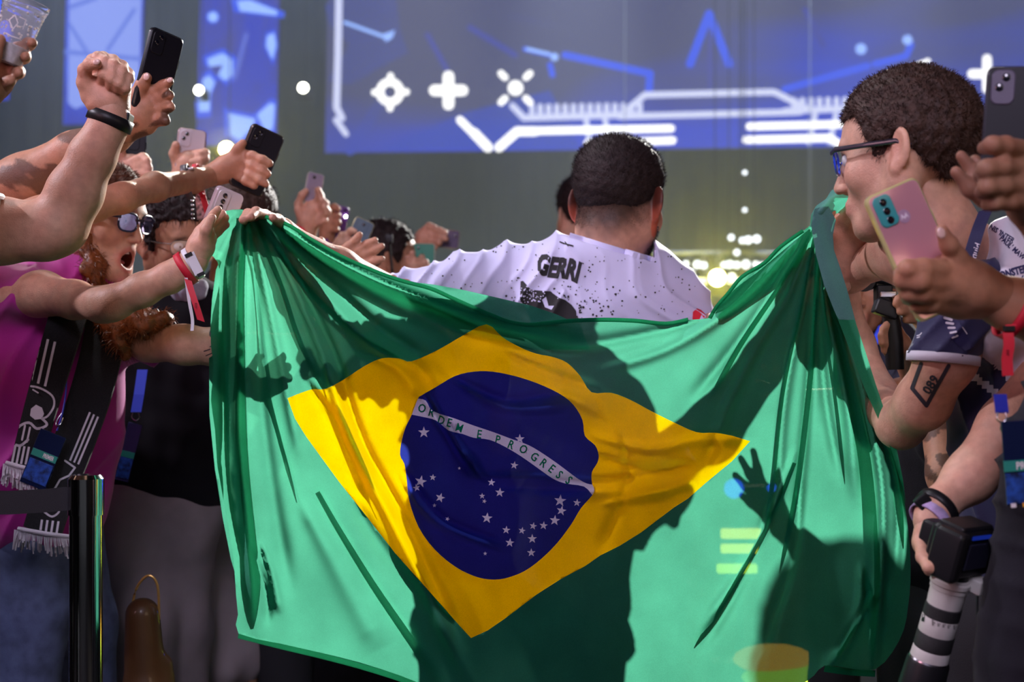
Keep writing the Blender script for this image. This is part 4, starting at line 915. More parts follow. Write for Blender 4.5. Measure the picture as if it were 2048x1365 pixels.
def band_ring(name, parent, m, c, axis, r1, r2, w, th=.0015, up=(0, 0, 1)):
    if 'hem' not in name and 'gold' not in name: r1 *= 1.13; r2 *= 1.15
    """an elliptical strap around a wrist: centre, arm direction, two radii, width along the arm"""
    ax = Vector(axis).normalized(); u = ax.cross(Vector((0, 1, 0))); u = (u if u.length > .2 else ax.cross(Vector((0, 0, 1)))).normalized(); v = ax.cross(u).normalized(); bm = bmesh.new(); n = 40; L = []
    for i in range(n):
        a = 2*math.pi*i/n; e = u*math.cos(a)*r1+v*math.sin(a)*r2; o = u*math.cos(a)*(r1+th)+v*math.sin(a)*(r2+th)
        L.append([bm.verts.new(Vector(c)+q) for q in (e-ax*w/2, o-ax*w*.46, o+ax*w*.46, e+ax*w/2)])
    for i in range(n):
        for k in range(4): bm.faces.new((L[i][k], L[(i+1) % n][k], L[(i+1) % n][(k+1) % 4], L[i][(k+1) % 4]))
    bmesh.ops.recalc_face_normals(bm, faces=bm.faces[:]); me = bpy.data.meshes.new(name); bm.to_mesh(me); bm.free(); return link(name, me, m, parent)
def pt3(*a): return [P(*q) for q in a]
def glasses(root, c, M, s, m, blue=None, rim=.0016, w=.024, hgt=.018, lens_m=None):
    X = lambda v: Vector(xf(np.array([v]), c, M, s)[0])
    g = None
    for sd in (-1, 1):
        pts = []
        for i in range(20):
            a = 2*math.pi*i/20; ca, sa = math.cos(a), math.sin(a); e = lambda q: math.copysign(abs(q)**.7, q)
            pts.append(X((sd*.033+w*e(ca), .104-.010*abs(sd*.033+w*e(ca))/.05, .012+hgt*e(sa)*(1.0 if sa > 0 else 1.05))))
        o = MB().tube(pts, rim, 8, closed=True).build('rim', blue or m, root)
        if g is None: g = o
        bm = bmesh.new(); bm.faces.new([bm.verts.new(p) for p in pts]); bmesh.ops.triangulate(bm, faces=bm.faces[:]); me = bpy.data.meshes.new('lens'); bm.to_mesh(me); bm.free(); link('lens', me, lens_m or GLASS, root, False)
        MB().tube([X((sd*.058, .096, .022)), X((sd*.074, .085, .022)), X((sd*.081, .04, .018)), X((sd*.084, -.010, .014)), X((sd*.083, -.03, .002))], rim*1.2, 8, r2=rim*2).build('temple', m, root)
    MB().tube([X((-.010, .105, .018)), X((0, .112, .021)), X((.010, .105, .018))], rim*1.1, 8).build('bridge', m, root)
def glass_mat(name, tint):
    m = bpy.data.materials.new(name); m.use_nodes = True; nt = m.node_tree; nt.nodes.remove(nt.nodes['Principled BSDF'])
    t = nt.nodes.new('ShaderNodeBsdfTransparent'); t.inputs[0].default_value = (*tint, 1); g = nt.nodes.new('ShaderNodeBsdfGlossy'); g.inputs['Roughness'].default_value = .03; g.inputs[0].default_value = (.8, .85, 1, 1)
    mx = nt.nodes.new('ShaderNodeMixShader'); mx.inputs[0].default_value = .16; nt.links.new(t.outputs[0], mx.inputs[1]); nt.links.new(g.outputs[0], mx.inputs[2]); nt.links.new(mx.outputs[0], nt.nodes['Material Output'].inputs['Surface']); return m
GLASS = glass_mat('spectacle_glass', (.85, .88, .95)); GLASS_B = glass_mat('blue_coated_glass', (.62, .60, .95))
def nails(parent, tips):
    """tips = (px,py,d,r_px,angle)"""
    m = mat('fingernail', (.72, .48, .42), .25, coat=.4)
    for x, y, d, r, a in tips:
        r_ = r/F*d; MB().sphere(P(x, y, d), r_, (1, .35, 1.35), 12, Matrix.Rotation(R(a), 3, 'Y')).build('fingernail', m, parent)
BELT = mat('strap_webbing', (.03, .028, .035), .8, bump=.8, bscale=900)

# ---------------------------------------------------------------- man with glasses on the right
def glasses_man():
    t = thing('person', 'man with curly brown hair, blue glasses and white-navy jersey holding the flag corner', 'person', (P(2050, 700, 2.05).x, 2.05, 0))
    c = P(1814, 322, 2.02); M = rotm(58, -7, 2); s = .955
    hf = head_field(neck=None, jaw=1.1, h=.0024); V, Q = hf.mesh(); T = head_tint(V, stub=.22, seed=8); mole = np.array([(-.05, .05, -.012)])
    for q in ((-.063, .055, -.014), (-.058, .035, -.052), (-.060, .075, -.005)): T *= 1-(np.exp(-(np.linalg.norm(V-np.array(q), axis=1)/.0022)**2)*.7)[:, None]
    V = xf(V, c, M, s); parts = [(V, Q)]; tn = [T]
    b = Field(.0055, .03); b.pchain([(1845, 385, 2.03, 72), (1862, 460, 2.04, 74), (1880, 540, 2.08, 86)]); b.pchain([(1868, 470, 2.04, 70), (1790, 505, 2.10, 46), (1700, 545, 2.24, 34), (1640, 590, 2.42, 26), (1640, 500, 2.45, 20)]); b.pchain([(1885, 470, 2.06, 66), (1960, 500, 2.08, 50)])
    v, q = b.mesh(); parts.append((v, q)); tn.append(skin_tint(v, 5))
    a = Field(.0045, .02); a.pchain([(1950, 600, 2.0, 60), (1893, 720, 1.98, 56), (1846, 805, 2.04, 52), (1802, 848, 2.12, 46)]); a.pchain([(1802, 850, 2.12, 46), (1755, 800, 2.27, 42), (1712, 690, 2.32, 34), (1688, 590, 2.28, 26), (1680, 545, 2.23, 27)])
    v, q = a.mesh(); parts.append((v, q)); tn.append(skin_tint(v, 6))
    h = Field(.0026, .009); hand_field(h, [[(1680, 560, 2.22, 28), (1678, 520, 2.20, 30), (1684, 480, 2.18, 26)], [(1695, 540, 2.20, 20), (1700, 500, 2.18, 22)], [(1668, 520, 2.20, 20), (1668, 470, 2.17, 20)],
        [(1672, 468, 2.17, 15), (1684, 436, 2.155, 13), (1706, 414, 2.14, 12), (1727, 399, 2.125, 10)], [(1684, 476, 2.17, 14), (1702, 448, 2.15, 13), (1722, 426, 2.13, 12), (1739, 412, 2.12, 10)],
        [(1694, 490, 2.175, 14), (1712, 466, 2.155, 12), (1728, 448, 2.14, 11), (1739, 435, 2.13, 9)], [(1700, 510, 2.18, 13), (1716, 490, 2.165, 11), (1728, 474, 2.15, 10), (1735, 464, 2.145, 8)],
        [(1662, 510, 2.19, 14), (1652, 475, 2.17, 13), (1650, 445, 2.15, 12), (1662, 425, 2.14, 10)]])
    v, q = h.mesh(); parts.append((v, q)); tn.append(skin_tint(v, 7)*.96)
    V, Q = join_np(parts); bo = build_np('body', V, Q, SK_PALE, t, np.concatenate(tn))
    hV, hQ, hN = hair_cap(.007, .016, 'short', lump=.0022, seed=11); hV = xf(hV, c, M, s); hN = hN @ M.T
    ho = build_np('hair', hV, hQ, HAIR_BR, t); strands('hair_curls', hV, hN, 16000, .009, .00045, HAIR_BR, ho, (0, 0, .1), 21, curl=.5)
    eyes(bo, c, M, s)
    glasses(t, c, M, s, mat('frame_black', (.02, .018, .03), .3, coat=.4), mat('frame_blue', (.02, .08, .75), .25, coat=.5), rim=.0019)
    # jersey body, white with navy
    JW = mat('jersey_white', (.66, .64, .74), .65, bump=.3, bscale=900, sheen=.1); JN = mat('jersey_navy', (.020, .022, .085), .65, bump=.3, bscale=900, sheen=.15)
    f = Field(.0055, .03); f.ell(P(2095, 770, 2.09), (.145, .13, .23), k=.04); f.pchain([(2040, 560, 2.05, 80), (2160, 575, 2.08, 84), (2290, 600, 2.10, 72)]); f.pchain([(2000, 495, 2.02, 56), (2040, 560, 2.02, 92)]); f.pchain([(2000, 600, 2.0, 80), (1985, 650, 1.99, 76)]); f.ell(P(2105, 960, 2.12), (.14, .125, .26), k=.05)
    nk = P(1905, 500, 2.02); f.ell(nk, (.058, .12, .10), k=.01, sub=True)
    V, Q = f.mesh(smooth=2); N = normals(V, Q); X, Y = pxy(V)
    ph = (X-.35*Y+9*np.sin(Y/60))/22; V = V+N*(.010*(1-np.abs(np.sin(ph)))**2*(.6+.4*vnoise(V, 8, 2))+.003*vnoise(V, 25, 4))[:, None]
    me = mesh_np('jersey', V, Q); jo = link('jersey', me, [JW, JN], t)
    C = V[Q].mean(1); X, Y = pxy(C); line = np.interp(X, [1890, 1930, 1960, 2000, 2048, 2150], [655, 690, 712, 742, 800, 860])
    navy = (Y > line) & ~((Y > line+42) & (Y < line+60) & (X < 2010)); me.polygons.foreach_set('material_index', navy.astype(np.int32)); me.update()
    f = Field(.005, .02); f.pchain([(1968, 585, 2.0, 66), (1915, 640, 1.98, 66), (1887, 712, 1.98, 67)])
    p0 = P(1887, 712, 1.98); dr = (P(1884, 712, 1.98)-P(1893, 620, 1.98)).normalized()
    cut = lambda off: (lambda f_, X, Y, Z: np.maximum(f_, (X-p0.x)*dr.x+(Y-p0.y)*dr.y+(Z-p0.z)*dr.z-off))
    V, Q = f.mesh(smooth=2, fn=cut(.004)); N = normals(V, Q); X, Y = pxy(V); V = V+N*(.006*(1-np.abs(np.sin((X+.9*Y)/17)))**2)[:, None]
    so = build_np('sleeve', V, Q, JN, t)
    c1 = p0+dr*.004; band_ring('sleeve_hem', so, JW, c1, dr, .0478, .0478, .014, .003)
    bv = bvh_of([jo, so]); INK = mat('navy_print', (.02, .02, .09), .6)
    def txt(s_, org, ang, size, wide=1, bold=.03, step=0):
        v, q = text_2d(s_, 1, bold, 2); ca, sa = math.cos(R(ang)), math.sin(R(ang)); return [([(org[0]+x*size*wide*ca+y*size*sa, org[1]+x*size*wide*sa-y*size*ca+step*x*x) for x, y in v], q)]
    pr = txt("TENNIS 'INTER", (1958, 445), 32, 15, .8)+txt("PAUL' MAW", (1998, 478), 42, 15, .8)
    print_on('chest_print', pr, bv, INK, jo, 6); print_on('sponsor_print', txt('MONSTER', (1990, 562), -16, 21, .72, .05)+stroke([(2030, 566), (2037, 556)], 3)+stroke([(2040, 562), (2046, 552)], 3)+stroke([(1975, 612), (1979, 624)], 2)+stroke([(1985, 610), (1988, 622)], 2), bv, INK, jo, 6)
    # horse-head crest, white strokes over navy where the sleeve meets the chest
    cr_ = [poly2([(1894, 628), (1906, 625), (1912, 640), (1924, 652), (1940, 690), (1930, 690), (1915, 670), (1898, 650)])]
    print_on('crest_shield', [poly2([(1888, 622), (1902, 616), (1915, 640), (1935, 672), (1946, 696), (1930, 702), (1900, 676), (1886, 646)])], bv, INK, jo, 8, .0014)
    ws = []
    for i in range(5): ws += stroke([(1889+i*4, 636+i*10), (1903+i*3, 640+i*8)], 5-i*.3)
    ws += stroke([(1896, 618), (1903, 632)], 5)+stroke([(1925, 655), (1934, 668)], 2)
    print_on('crest_rays', ws, bv, JW, jo, 8, .0022)
    print_on('small_swoosh', stroke([(1834, 672), (1840, 670), (1843, 666)], 2)+stroke([(1834, 676), (1839, 674)], 2), bv, JW, so, 8)
    # lanyard and its lettering
    lp = smooth_line(pt3((1972, 420, 1.96), (1958, 455, 1.945), (1944, 500, 1.935), (1930, 550, 1.93), (1922, 590, 1.93)), 5)
    la = thing('lanyard', 'navy neck lanyard with pale lettering hanging beside the white jersey collar', 'lanyard', lp[0])
    lo = MB().strip([Vector(p) for p in lp], Vector((1, 0, .25)), .0105, .0008).build('strap', JN, la, False)
    bl = bvh_of(lo); print_on('strap_lettering', txt('teamliquid', (1937, 560), -69, 21, .86, .012), bl, mat('lanyard_ink', (.75, .72, .85), .6), la, 6, .001)
    # framed numeral tattoo on the upper arm
    bb = bvh_of(bo); TT = mat('tattoo_ink', (.035, .032, .045), .6)
    fr = [(1838, 734), (1822, 776), (1852, 813), (1897, 740), (1886, 736), (1851, 800), (1833, 774), (1850, 736)]
    pr = stroke([(1842, 728), (1824, 777), (1853, 812), (1897, 732)], 8)
    pr += txt('089', (1859, 791), -58, 27, .95, .03)
    print_on('arm_tattoo', pr, bb, TT, bo, 5, .0008)
    legs(P(2120, 900, 2.12).x, 2.14, .92, DARKTR, t)
glasses_man()

# ---------------------------------------------------------------- hand with the pink phone, and the hand with the dark phone, entering from the right
def pink_phone():
    t = thing('person', 'bystander at the right edge reaching in with a pink phone, red wristband on the wrist', 'person', (P(2300, 700, 1.75).x, 1.75, 0))
    h = Field(.0023, .008); D = 1.75
    hand_field(h, [[(1990, 590, 1.74, 44), (1945, 575, 1.73, 52), (1895, 562, 1.72, 50)], [(1980, 600, 1.75, 40), (1920, 592, 1.74, 46), (1880, 590, 1.73, 38)], [(1900, 545, 1.72, 40), (1930, 560, 1.73, 45)],
        [(1885, 540, 1.70, 24), (1845, 538, 1.675, 21), (1815, 538, 1.67, 18), (1801, 548, 1.70, 15)], [(1880, 565, 1.70, 23), (1838, 562, 1.675, 21), (1808, 560, 1.68, 19), (1806, 574, 1.715, 15)],
        [(1880, 590, 1.71, 22), (1845, 586, 1.69, 20), (1818, 586, 1.69, 18), (1814, 596, 1.72, 14)], [(1890, 610, 1.73, 20), (1862, 608, 1.71, 18), (1838, 610, 1.71, 16), (1830, 616, 1.735, 13)],
        [(1930, 545, 1.72, 30), (1912, 515, 1.705, 21), (1898, 490, 1.69, 18), (1884, 462, 1.68, 13)]])
    h2 = Field(.0045, .02); h2.pchain([(1975, 592, 1.745, 46), (2030, 612, 1.75, 50), (2120, 650, 1.76, 62), (2260, 720, 1.76, 74), (2420, 760, 1.78, 78), (2720, 700, 1.82, 86)])
    a, b = h.mesh(); c_, d_ = h2.mesh(); V, Q = join_np([(a, b), (c_, d_)]); bo = build_np('body', V, Q, SK_TAN, t, skin_tint(V, 31))
    nails(bo, [(1882, 466, 1.655, 9, -20)])
    c = P(2028, 622, 1.75); ax = P(2060, 635, 1.75)-P(1990, 600, 1.745); wb = band_ring('wristband', t, RED_RIB, c, ax, .0325, .031, .014)
    pts = [P(2022, 650, 1.712), P(2016, 665, 1.708), P(2018, 690, 1.708), P(2014, 720, 1.71), P(2016, 752, 1.712)]
    MB().strip(smooth_line(pts, 3), Vector((1, 0, .05)), .0068, .0006).build('ribbon_tail', RED_RIB, wb, False)
    MB().box(P(2018, 658, 1.707), (.014, .005, .007), bevel=.001).build('clasp', BLK_PL, wb, False)
    bvw = bvh_of([o for o in wb.children]+[wb]); v, q = text_2d('ESL', 1, .02, 2); print_on('band_print', [([(2026-y*7, 612+x*9) for x, y in v], q), ([(2018-y*7, 700+x*9) for x, y in v], q)], bvw, mat('dark_red_ink', (.15, .0, .01), .6), wb, 6, .001)
    for k in range(1):
        f = Field(.012, .05); x = 1.30; f.ell((x, 1.78, 1.15), (.20, .13, .35)); f.cap((x, 1.78, 1.45), (x, 1.78, 1.55), .06, .055); V, Q = f.mesh(); build_np('shirt', V, Q, BLK_CLOTH, t)
        legs(x, 1.78, .9, DARKTR, t)
        hv, hq = head_field(h=.005).mesh(); hc = (x, 1.76, 1.62); M = rotm(40); build_np('head', xf(hv, hc, M), hq, SK_TAN, t, head_tint(hv)); hv, hq, hn = hair_cap(h=.006); build_np('hair', xf(hv, hc, M), hq, HAIR_DK, t)
    phone('pink phone in a clear case with teal camera block held at the right', 1833, 500, 1.725, -24, 14, 0, mat('phone_pink', (.72, .36, .42), .28, metal=.35, coat=.6), mat('case_clear_yellow', (.55, .50, .22), .15, coat=1), module=mat('teal_block', (.05, .36, .36), .3, coat=.4), w=.078, h=.168, logo=True)
pink_phone()
def dark_phone():
    t = thing('person', 'bystander at the right edge gripping a dark phone high above the others', 'person', (P(2330, 600, 1.62).x, 1.62, 0))
    h = Field(.0023, .008)
    hand_field(h, [[(2060, 400, 1.62, 48), (2030, 360, 1.61, 46), (2040, 330, 1.61, 42)], [(2070, 340, 1.62, 44), (2060, 420, 1.63, 40)],
        [(2045, 300, 1.60, 20), (2010, 292, 1.57, 19), (1985, 290, 1.56, 17), (1968, 296, 1.575, 14)], [(2040, 338, 1.60, 20), (2004, 334, 1.57, 20), (1972, 338, 1.56, 18), (1960, 352, 1.585, 14)],
        [(2040, 370, 1.60, 20), (2005, 372, 1.575, 19), (1974, 374, 1.565, 17), (1962, 384, 1.585, 14)], [(2050, 400, 1.61, 19), (2018, 404, 1.59, 17), (1990, 406, 1.58, 15), (1974, 410, 1.59, 13)],
        [(2050, 400, 1.64, 20), (2000, 372, 1.66, 17), (1950, 322, 1.67, 13)]])
    g = Field(.0023, .008); g.pchain([(1968, 400, 1.665, 18), (1940, 378, 1.66, 15), (1912, 344, 1.655, 12)], k=.008); g.pchain([(2000, 380, 1.67, 18), (1950, 350, 1.668, 15), (1922, 312, 1.665, 11)], k=.008)
    a, b = h.mesh(); e, f_ = g.mesh(); h2 = Field(.0045, .02); h2.pchain([(2060, 410, 1.63, 48), (2120, 470, 1.64, 52), (2240, 560, 1.66, 66), (2350, 640, 1.66, 76), (2360, 560, 1.7, 80)])
    c_, d_ = h2.mesh(); V, Q = join_np([(a, b), (e, f_), (c_, d_)]); build_np('body', V, Q, SK_DARK, t, skin_tint(V, 35))
    x = 1.34; f = Field(.012, .05); f.ell((x, 1.3, 1.1), (.20, .13, .35)); f.cap((x, 1.3, 1.4), (x, 1.3, 1.5), .06, .055); f.cap((x-.12, 1.32, 1.33), (x-.42, 1.55, 1.37), .07, .06); V, Q = f.mesh(); build_np('shirt', V, Q, BLK_CLOTH, t); legs(x, 1.3, .9, DARKTR, t)
    hv, hq = head_field(h=.005).mesh(); hc = (x, 1.3, 1.6); M = rotm(40); build_np('head', xf(hv, hc, M), hq, SK_DARK, t, head_tint(hv)); hv, hq, hn = hair_cap(h=.006); build_np('hair', xf(hv, hc, M), hq, HAIR_DK, t)
    phone('dark phone with two blue-glinting lenses at the top right corner', 2034, 268, 1.62, 4, -18, 0, PH_BLACK, mat('case_dark', (.03, .025, .04), .3, coat=.4), module=mat('lens_plate', (.10, .08, .14), .2, coat=1), lens=2, w=.076)
dark_phone()

# ---------------------------------------------------------------- photographer in black at the lower right, and the camera in the hand
def photographer():
    t = thing('person', 'crouching photographer in black at the lower right, bare forearm with black watch, badge at waist', 'person', (P(2090, 1100, 1.95).x, 1.95, 0))
    a = Field(.0042, .02); a.pchain([(2090, 770, 1.97, 62), (2020, 856, 1.95, 60), (1940, 955, 1.92, 48), (1872, 1018, 1.89, 33), (1858, 1045, 1.88, 31)])
    h = Field(.0026, .008); hand_field(h, [[(1864, 1040, 1.88, 31), (1856, 1085, 1.87, 32)], [(1874, 1060, 1.88, 26), (1876, 1095, 1.87, 28)], [(1840, 1085, 1.86, 13), (1846, 1115, 1.83, 13), (1858, 1135, 1.81, 12), (1872, 1140, 1.81, 10)], [(1850, 1090, 1.87, 13), (1850, 1120, 1.85, 12), (1858, 1142, 1.84, 11)],
        [(1860, 1095, 1.88, 13), (1862, 1125, 1.87, 12), (1870, 1140, 1.86, 10)], [(1872, 1095, 1.90, 12), (1876, 1122, 1.90, 11), (1882, 1135, 1.89, 10)], [(1882, 1070, 1.86, 15), (1906, 1086, 1.84, 13), (1926, 1084, 1.83, 11)]])
    V, Q = join_np([a.mesh(), h.mesh()]); build_np('body', V, Q, SK_PALE, t, skin_tint(V, 41))
    ax = P(1858, 1035, 1.88)-P(1900, 990, 1.90)
    w = band_ring('watch_band', t, BLK_PL, P(1873, 1018, 1.892), ax, .0245, .0235, .014, .003); MB().box(P(1850, 1008, 1.875), (.020, .012, .026), Matrix.Rotation(R(-40), 3, 'Y'), .003).build('watch_case', BLK_PL, w, False)
    band_ring('cloth_band', t, mat('lilac_cloth', (.42, .32, .55), .8, noise=.4, nscale=60), P(1860, 1036, 1.885), ax, .0235, .0225, .015, .002)
    f = Field(.007, .04); f.ell(P(2195, 1120, 1.78), (.125, .115, .26), k=.05); f.ell(P(2235, 930, 1.79), (.115, .11, .20), k=.05); f.ell(P(2175, 1340, 1.78), (.14, .12, .2), k=.05); f.pchain([(2240, 830, 1.80, 84), (2140, 790, 1.92, 70)])
    V, Q = f.mesh(smooth=2); N = normals(V, Q); X, Y = pxy(V); V = V+N*(.014*(1-np.abs(np.sin((Y-.5*X+14*np.sin(X/40))/26)))**2*(.5+.5*vnoise(V, 7, 3))+.004*vnoise(V, 20, 4))[:, None]
    build_np('shirt', V, Q, mat('charcoal_cloth', (.010, .009, .015), .8, spec=.2, noise=.25, nscale=20, bump=.3, bscale=600, sheen=.05), t)
    x = P(2200, 1100, 1.78).x; legs(x, 1.78, .80, DARKTR, t)
    hc = (x+.17, 1.60, 1.17); hv, hq = head_field(h=.005).mesh(); M = rotm(30, -20); build_np('head', xf(hv, hc, M), hq, SK_PALE, t, head_tint(hv)); hv, hq, hn = hair_cap(h=.006); build_np('hair', xf(hv, hc, M), hq, HAIR_BR, t)
    # badge
    b = thing('badge', 'laminated blue event badge with a green strip reading PREM at the right edge', 'badge', P(2035, 930, 1.66))
    M = Matrix.Rotation(R(-4), 3, 'Y'); c = P(2048, 925, 1.66); q = lambda x, z, y=-.002: c+M @ Vector((x, y, z))
    bo = MB().box(c, (.048, .0022, .100), M, .0008).build('plastic_sleeve', mat('badge_navy', (.006, .012, .05), .18, coat=1), b, False)
    MB().box(q(0, -.0035), (.050, .001, .013), M).build('green_strip', mat('badge_green', (.02, .25, .20), .4), bo, False)
    MB().box(q(0, -.030), (.048, .001, .036), M).build('blue_picture', mat('badge_blue', (.01, .05, .26), .4, noise=.9, nscale=90), bo, False)
    MB().box(q(-.017, -.050, -.0032), (.006, .0006, .005), M).build('white_mark', WHITE_PL, bo, False); MB().box(q(-.003, -.050, -.0032), (.006, .0006, .005), M).build('orange_mark', mat('orange', (.8, .35, .02), .5), bo, False)
    v, f2 = text_2d('PREMIER', .0125, .0003, 2); bm = bmesh.new(); vs = [bm.verts.new(q(-.011+x*.8, -.0078+y, -.0034)) for x, y in v]
    for p in f2: bm.faces.new([vs[i] for i in p])
    me = bpy.data.meshes.new('strip_lettering'); bm.to_mesh(me); bm.free(); link('strip_lettering', me, WHITE_PL, bo, False)
    MB().strip([P(2000, 790, 1.70), P(2003, 815, 1.68), P(2004, 826, 1.67)], Vector((1, 0, 0)), .008).build('blue_strap', mat('strap_blue', (.01, .02, .3), .6), b, False)
    MB().tube(smooth_line(pt3((1996, 826, 1.668), (1994, 838, 1.666), (2004, 846, 1.666), (2013, 838, 1.666), (2011, 826, 1.668)), 4), .0012).tube(pt3((2004, 846, 1.666), (2003, 858, 1.664), (2010, 872, 1.662)), .0022).build('metal_clip', PH_EDGE, b)
photographer()
def tele_camera():
    t = thing('camera', 'black camera with a long white banded telephoto lens pointing down, held at the lower right', 'camera', P(1890, 1150, 1.84))
    D = 1.84; a = P(1908, 1140, D); b = P(1858, 1318, D+.03); ax = (b-a).normalized(); L = (b-a).length; r = 36/F*D
    rot = ax.to_track_quat('-Z', 'Y').to_matrix()
    T = lambda x, y, z: a+rot @ Vector((x, y, z))
    bd = MB().box(T(0, 0, .030), (.085, .050, .066), rot, .010).box(T(.0, .0, .060), (.07, .04, .016), rot, .006).box(T(-.042, -.010, .03), (.022, .045, .068), rot, .009).build('camera_body', BLK_PL, t)
    MB().box(T(.0, -.027, .030), (.05, .004, .036), rot, .002).build('rear_screen', mat('screen_glass', (.02, .02, .04), .1, coat=1), t, False)
    MB().box(T(.0, -.026, .056), (.040, .002, .005), rot).build('blue_readout', emis('readout', (.01, .03, .35), .5), t, False)
    MB().box(T(0, .036, .03), (.05, .03, .05), rot, .008).build('viewfinder_hump', BLK_PL, t)
    for x in (-.045, .045): MB().lathe(T(x*.8, -.024, .052), T(x*.8, -.030, .052), [(0, .007), (1, .006)], 20).build('dial', BLK_PL, t)
    LW = mat('lens_white', (.52, .50, .47), .45, bump=.15, bscale=500); rb = mat('lens_rubber', (.014, .014, .015), .6, bump=.5, bscale=900)
    q = lambda t0: a.lerp(b, t0)
    MB().lathe(q(-.02), q(.10), [(0, r*.82), (.5, r*.86), (1, r*.95)]).build('mount_ring', BLK_PL, t)
    MB().lathe(q(.06), q(.40), [(0, r*.80), (.06, r*.98), (.25, r*1.0), (.27, r*1.05), (.45, r*1.05), (.47, r*1.0), (.8, r*.99), (1, r*.96)]).build('lens_barrel', LW, t)
    g = MB()
    g.lathe(q(.39), q(.53), [(0, r*.96), (.08, r*1.02), (.92, r*1.02), (1, r*.96)]).build('zoom_ring', rb, t)
    MB().lathe(q(.52), q(.71), [(0, r*.98), (.1, r*1.02), (.9, r*1.03), (1, r*1.0)]).build('scale_barrel', LW, t)
    MB().lathe(q(.70), q(.88), [(0, r*1.0), (.08, r*1.05), (.92, r*1.06), (1, r*1.0)]).build('focus_ring', rb, t)
    MB().lathe(q(.87), q(1.0), [(0, r*1.0), (.1, r*1.05), (.8, r*1.07), (1, r*1.1)]).build('front_barrel', LW, t)
    MB().lathe(q(.985), q(1.02), [(0, r*1.1), (.5, r*1.14), (1, r*1.1)]).build('chrome_ring', PH_EDGE, t)
    MB().lathe(q(1.0), q(1.62), [(0, r*1.12), (.05, r*1.2), (.9, r*1.34), (1, r*1.36)], cap=False).build('lens_hood', BLK_PL, t)
    MB().lathe(q(1.01), q(1.02), [(0, r*.98), (1, r*.98)]).build('front_glass', LENS, t)
    c = q(.12); MB().lathe(q(.10), q(.17), [(0, r*1.06), (.2, r*1.12), (.8, r*1.12), (1, r*1.06)]).box(c+Vector((r*1.5, -.005, -.006)), (.028, .022, .02), rot, .004).lathe(c+Vector((r*1.95, -.02, -.02)), c+Vector((r*1.95, -.034, -.02)), [(0, .009), (1, .008)]).build('tripod_collar', LW, t)
    bv = bvh_of([o for o in t.children if o.name.startswith('scale_barrel')])
    pr = []
    for i, (x, y) in enumerate([(1865, 1240), (1876, 1242), (1886, 1244), (1896, 1246), (1908, 1248)]): pr += stroke([(x, y), (x+1, y+12)], 4, False)+stroke([(x, y), (x+6, y+1)], 2, False)+stroke([(x, y+6), (x+6, y+7)], 2, False)
    print_on('scale_marks', pr, bv, mat('engraved_grey', (.20, .19, .18), .5), t, 8, .0008)
    print_on('distance_window', [poly2([(1839, 1226), (1850, 1231), (1848, 1245), (1837, 1240)])], bv, BLK_PL, t, 8, .001)
    MB().tube(smooth_line(pt3((1935, 1085, 1.86), (1952, 1105, 1.85), (1962, 1130, 1.86), (1956, 1180, 1.87), (1955, 1230, 1.88), (1962, 1365, 1.9)), 5), .0016).build('strap_cord', PH_EDGE, t)
    bm = MB().tube([P(1968+7*math.cos(i*.52), 1129+7*math.sin(i*.52), 1.86) for i in range(12)], .001, 6, closed=True).build('split_ring', PH_EDGE, t)
tele_camera()

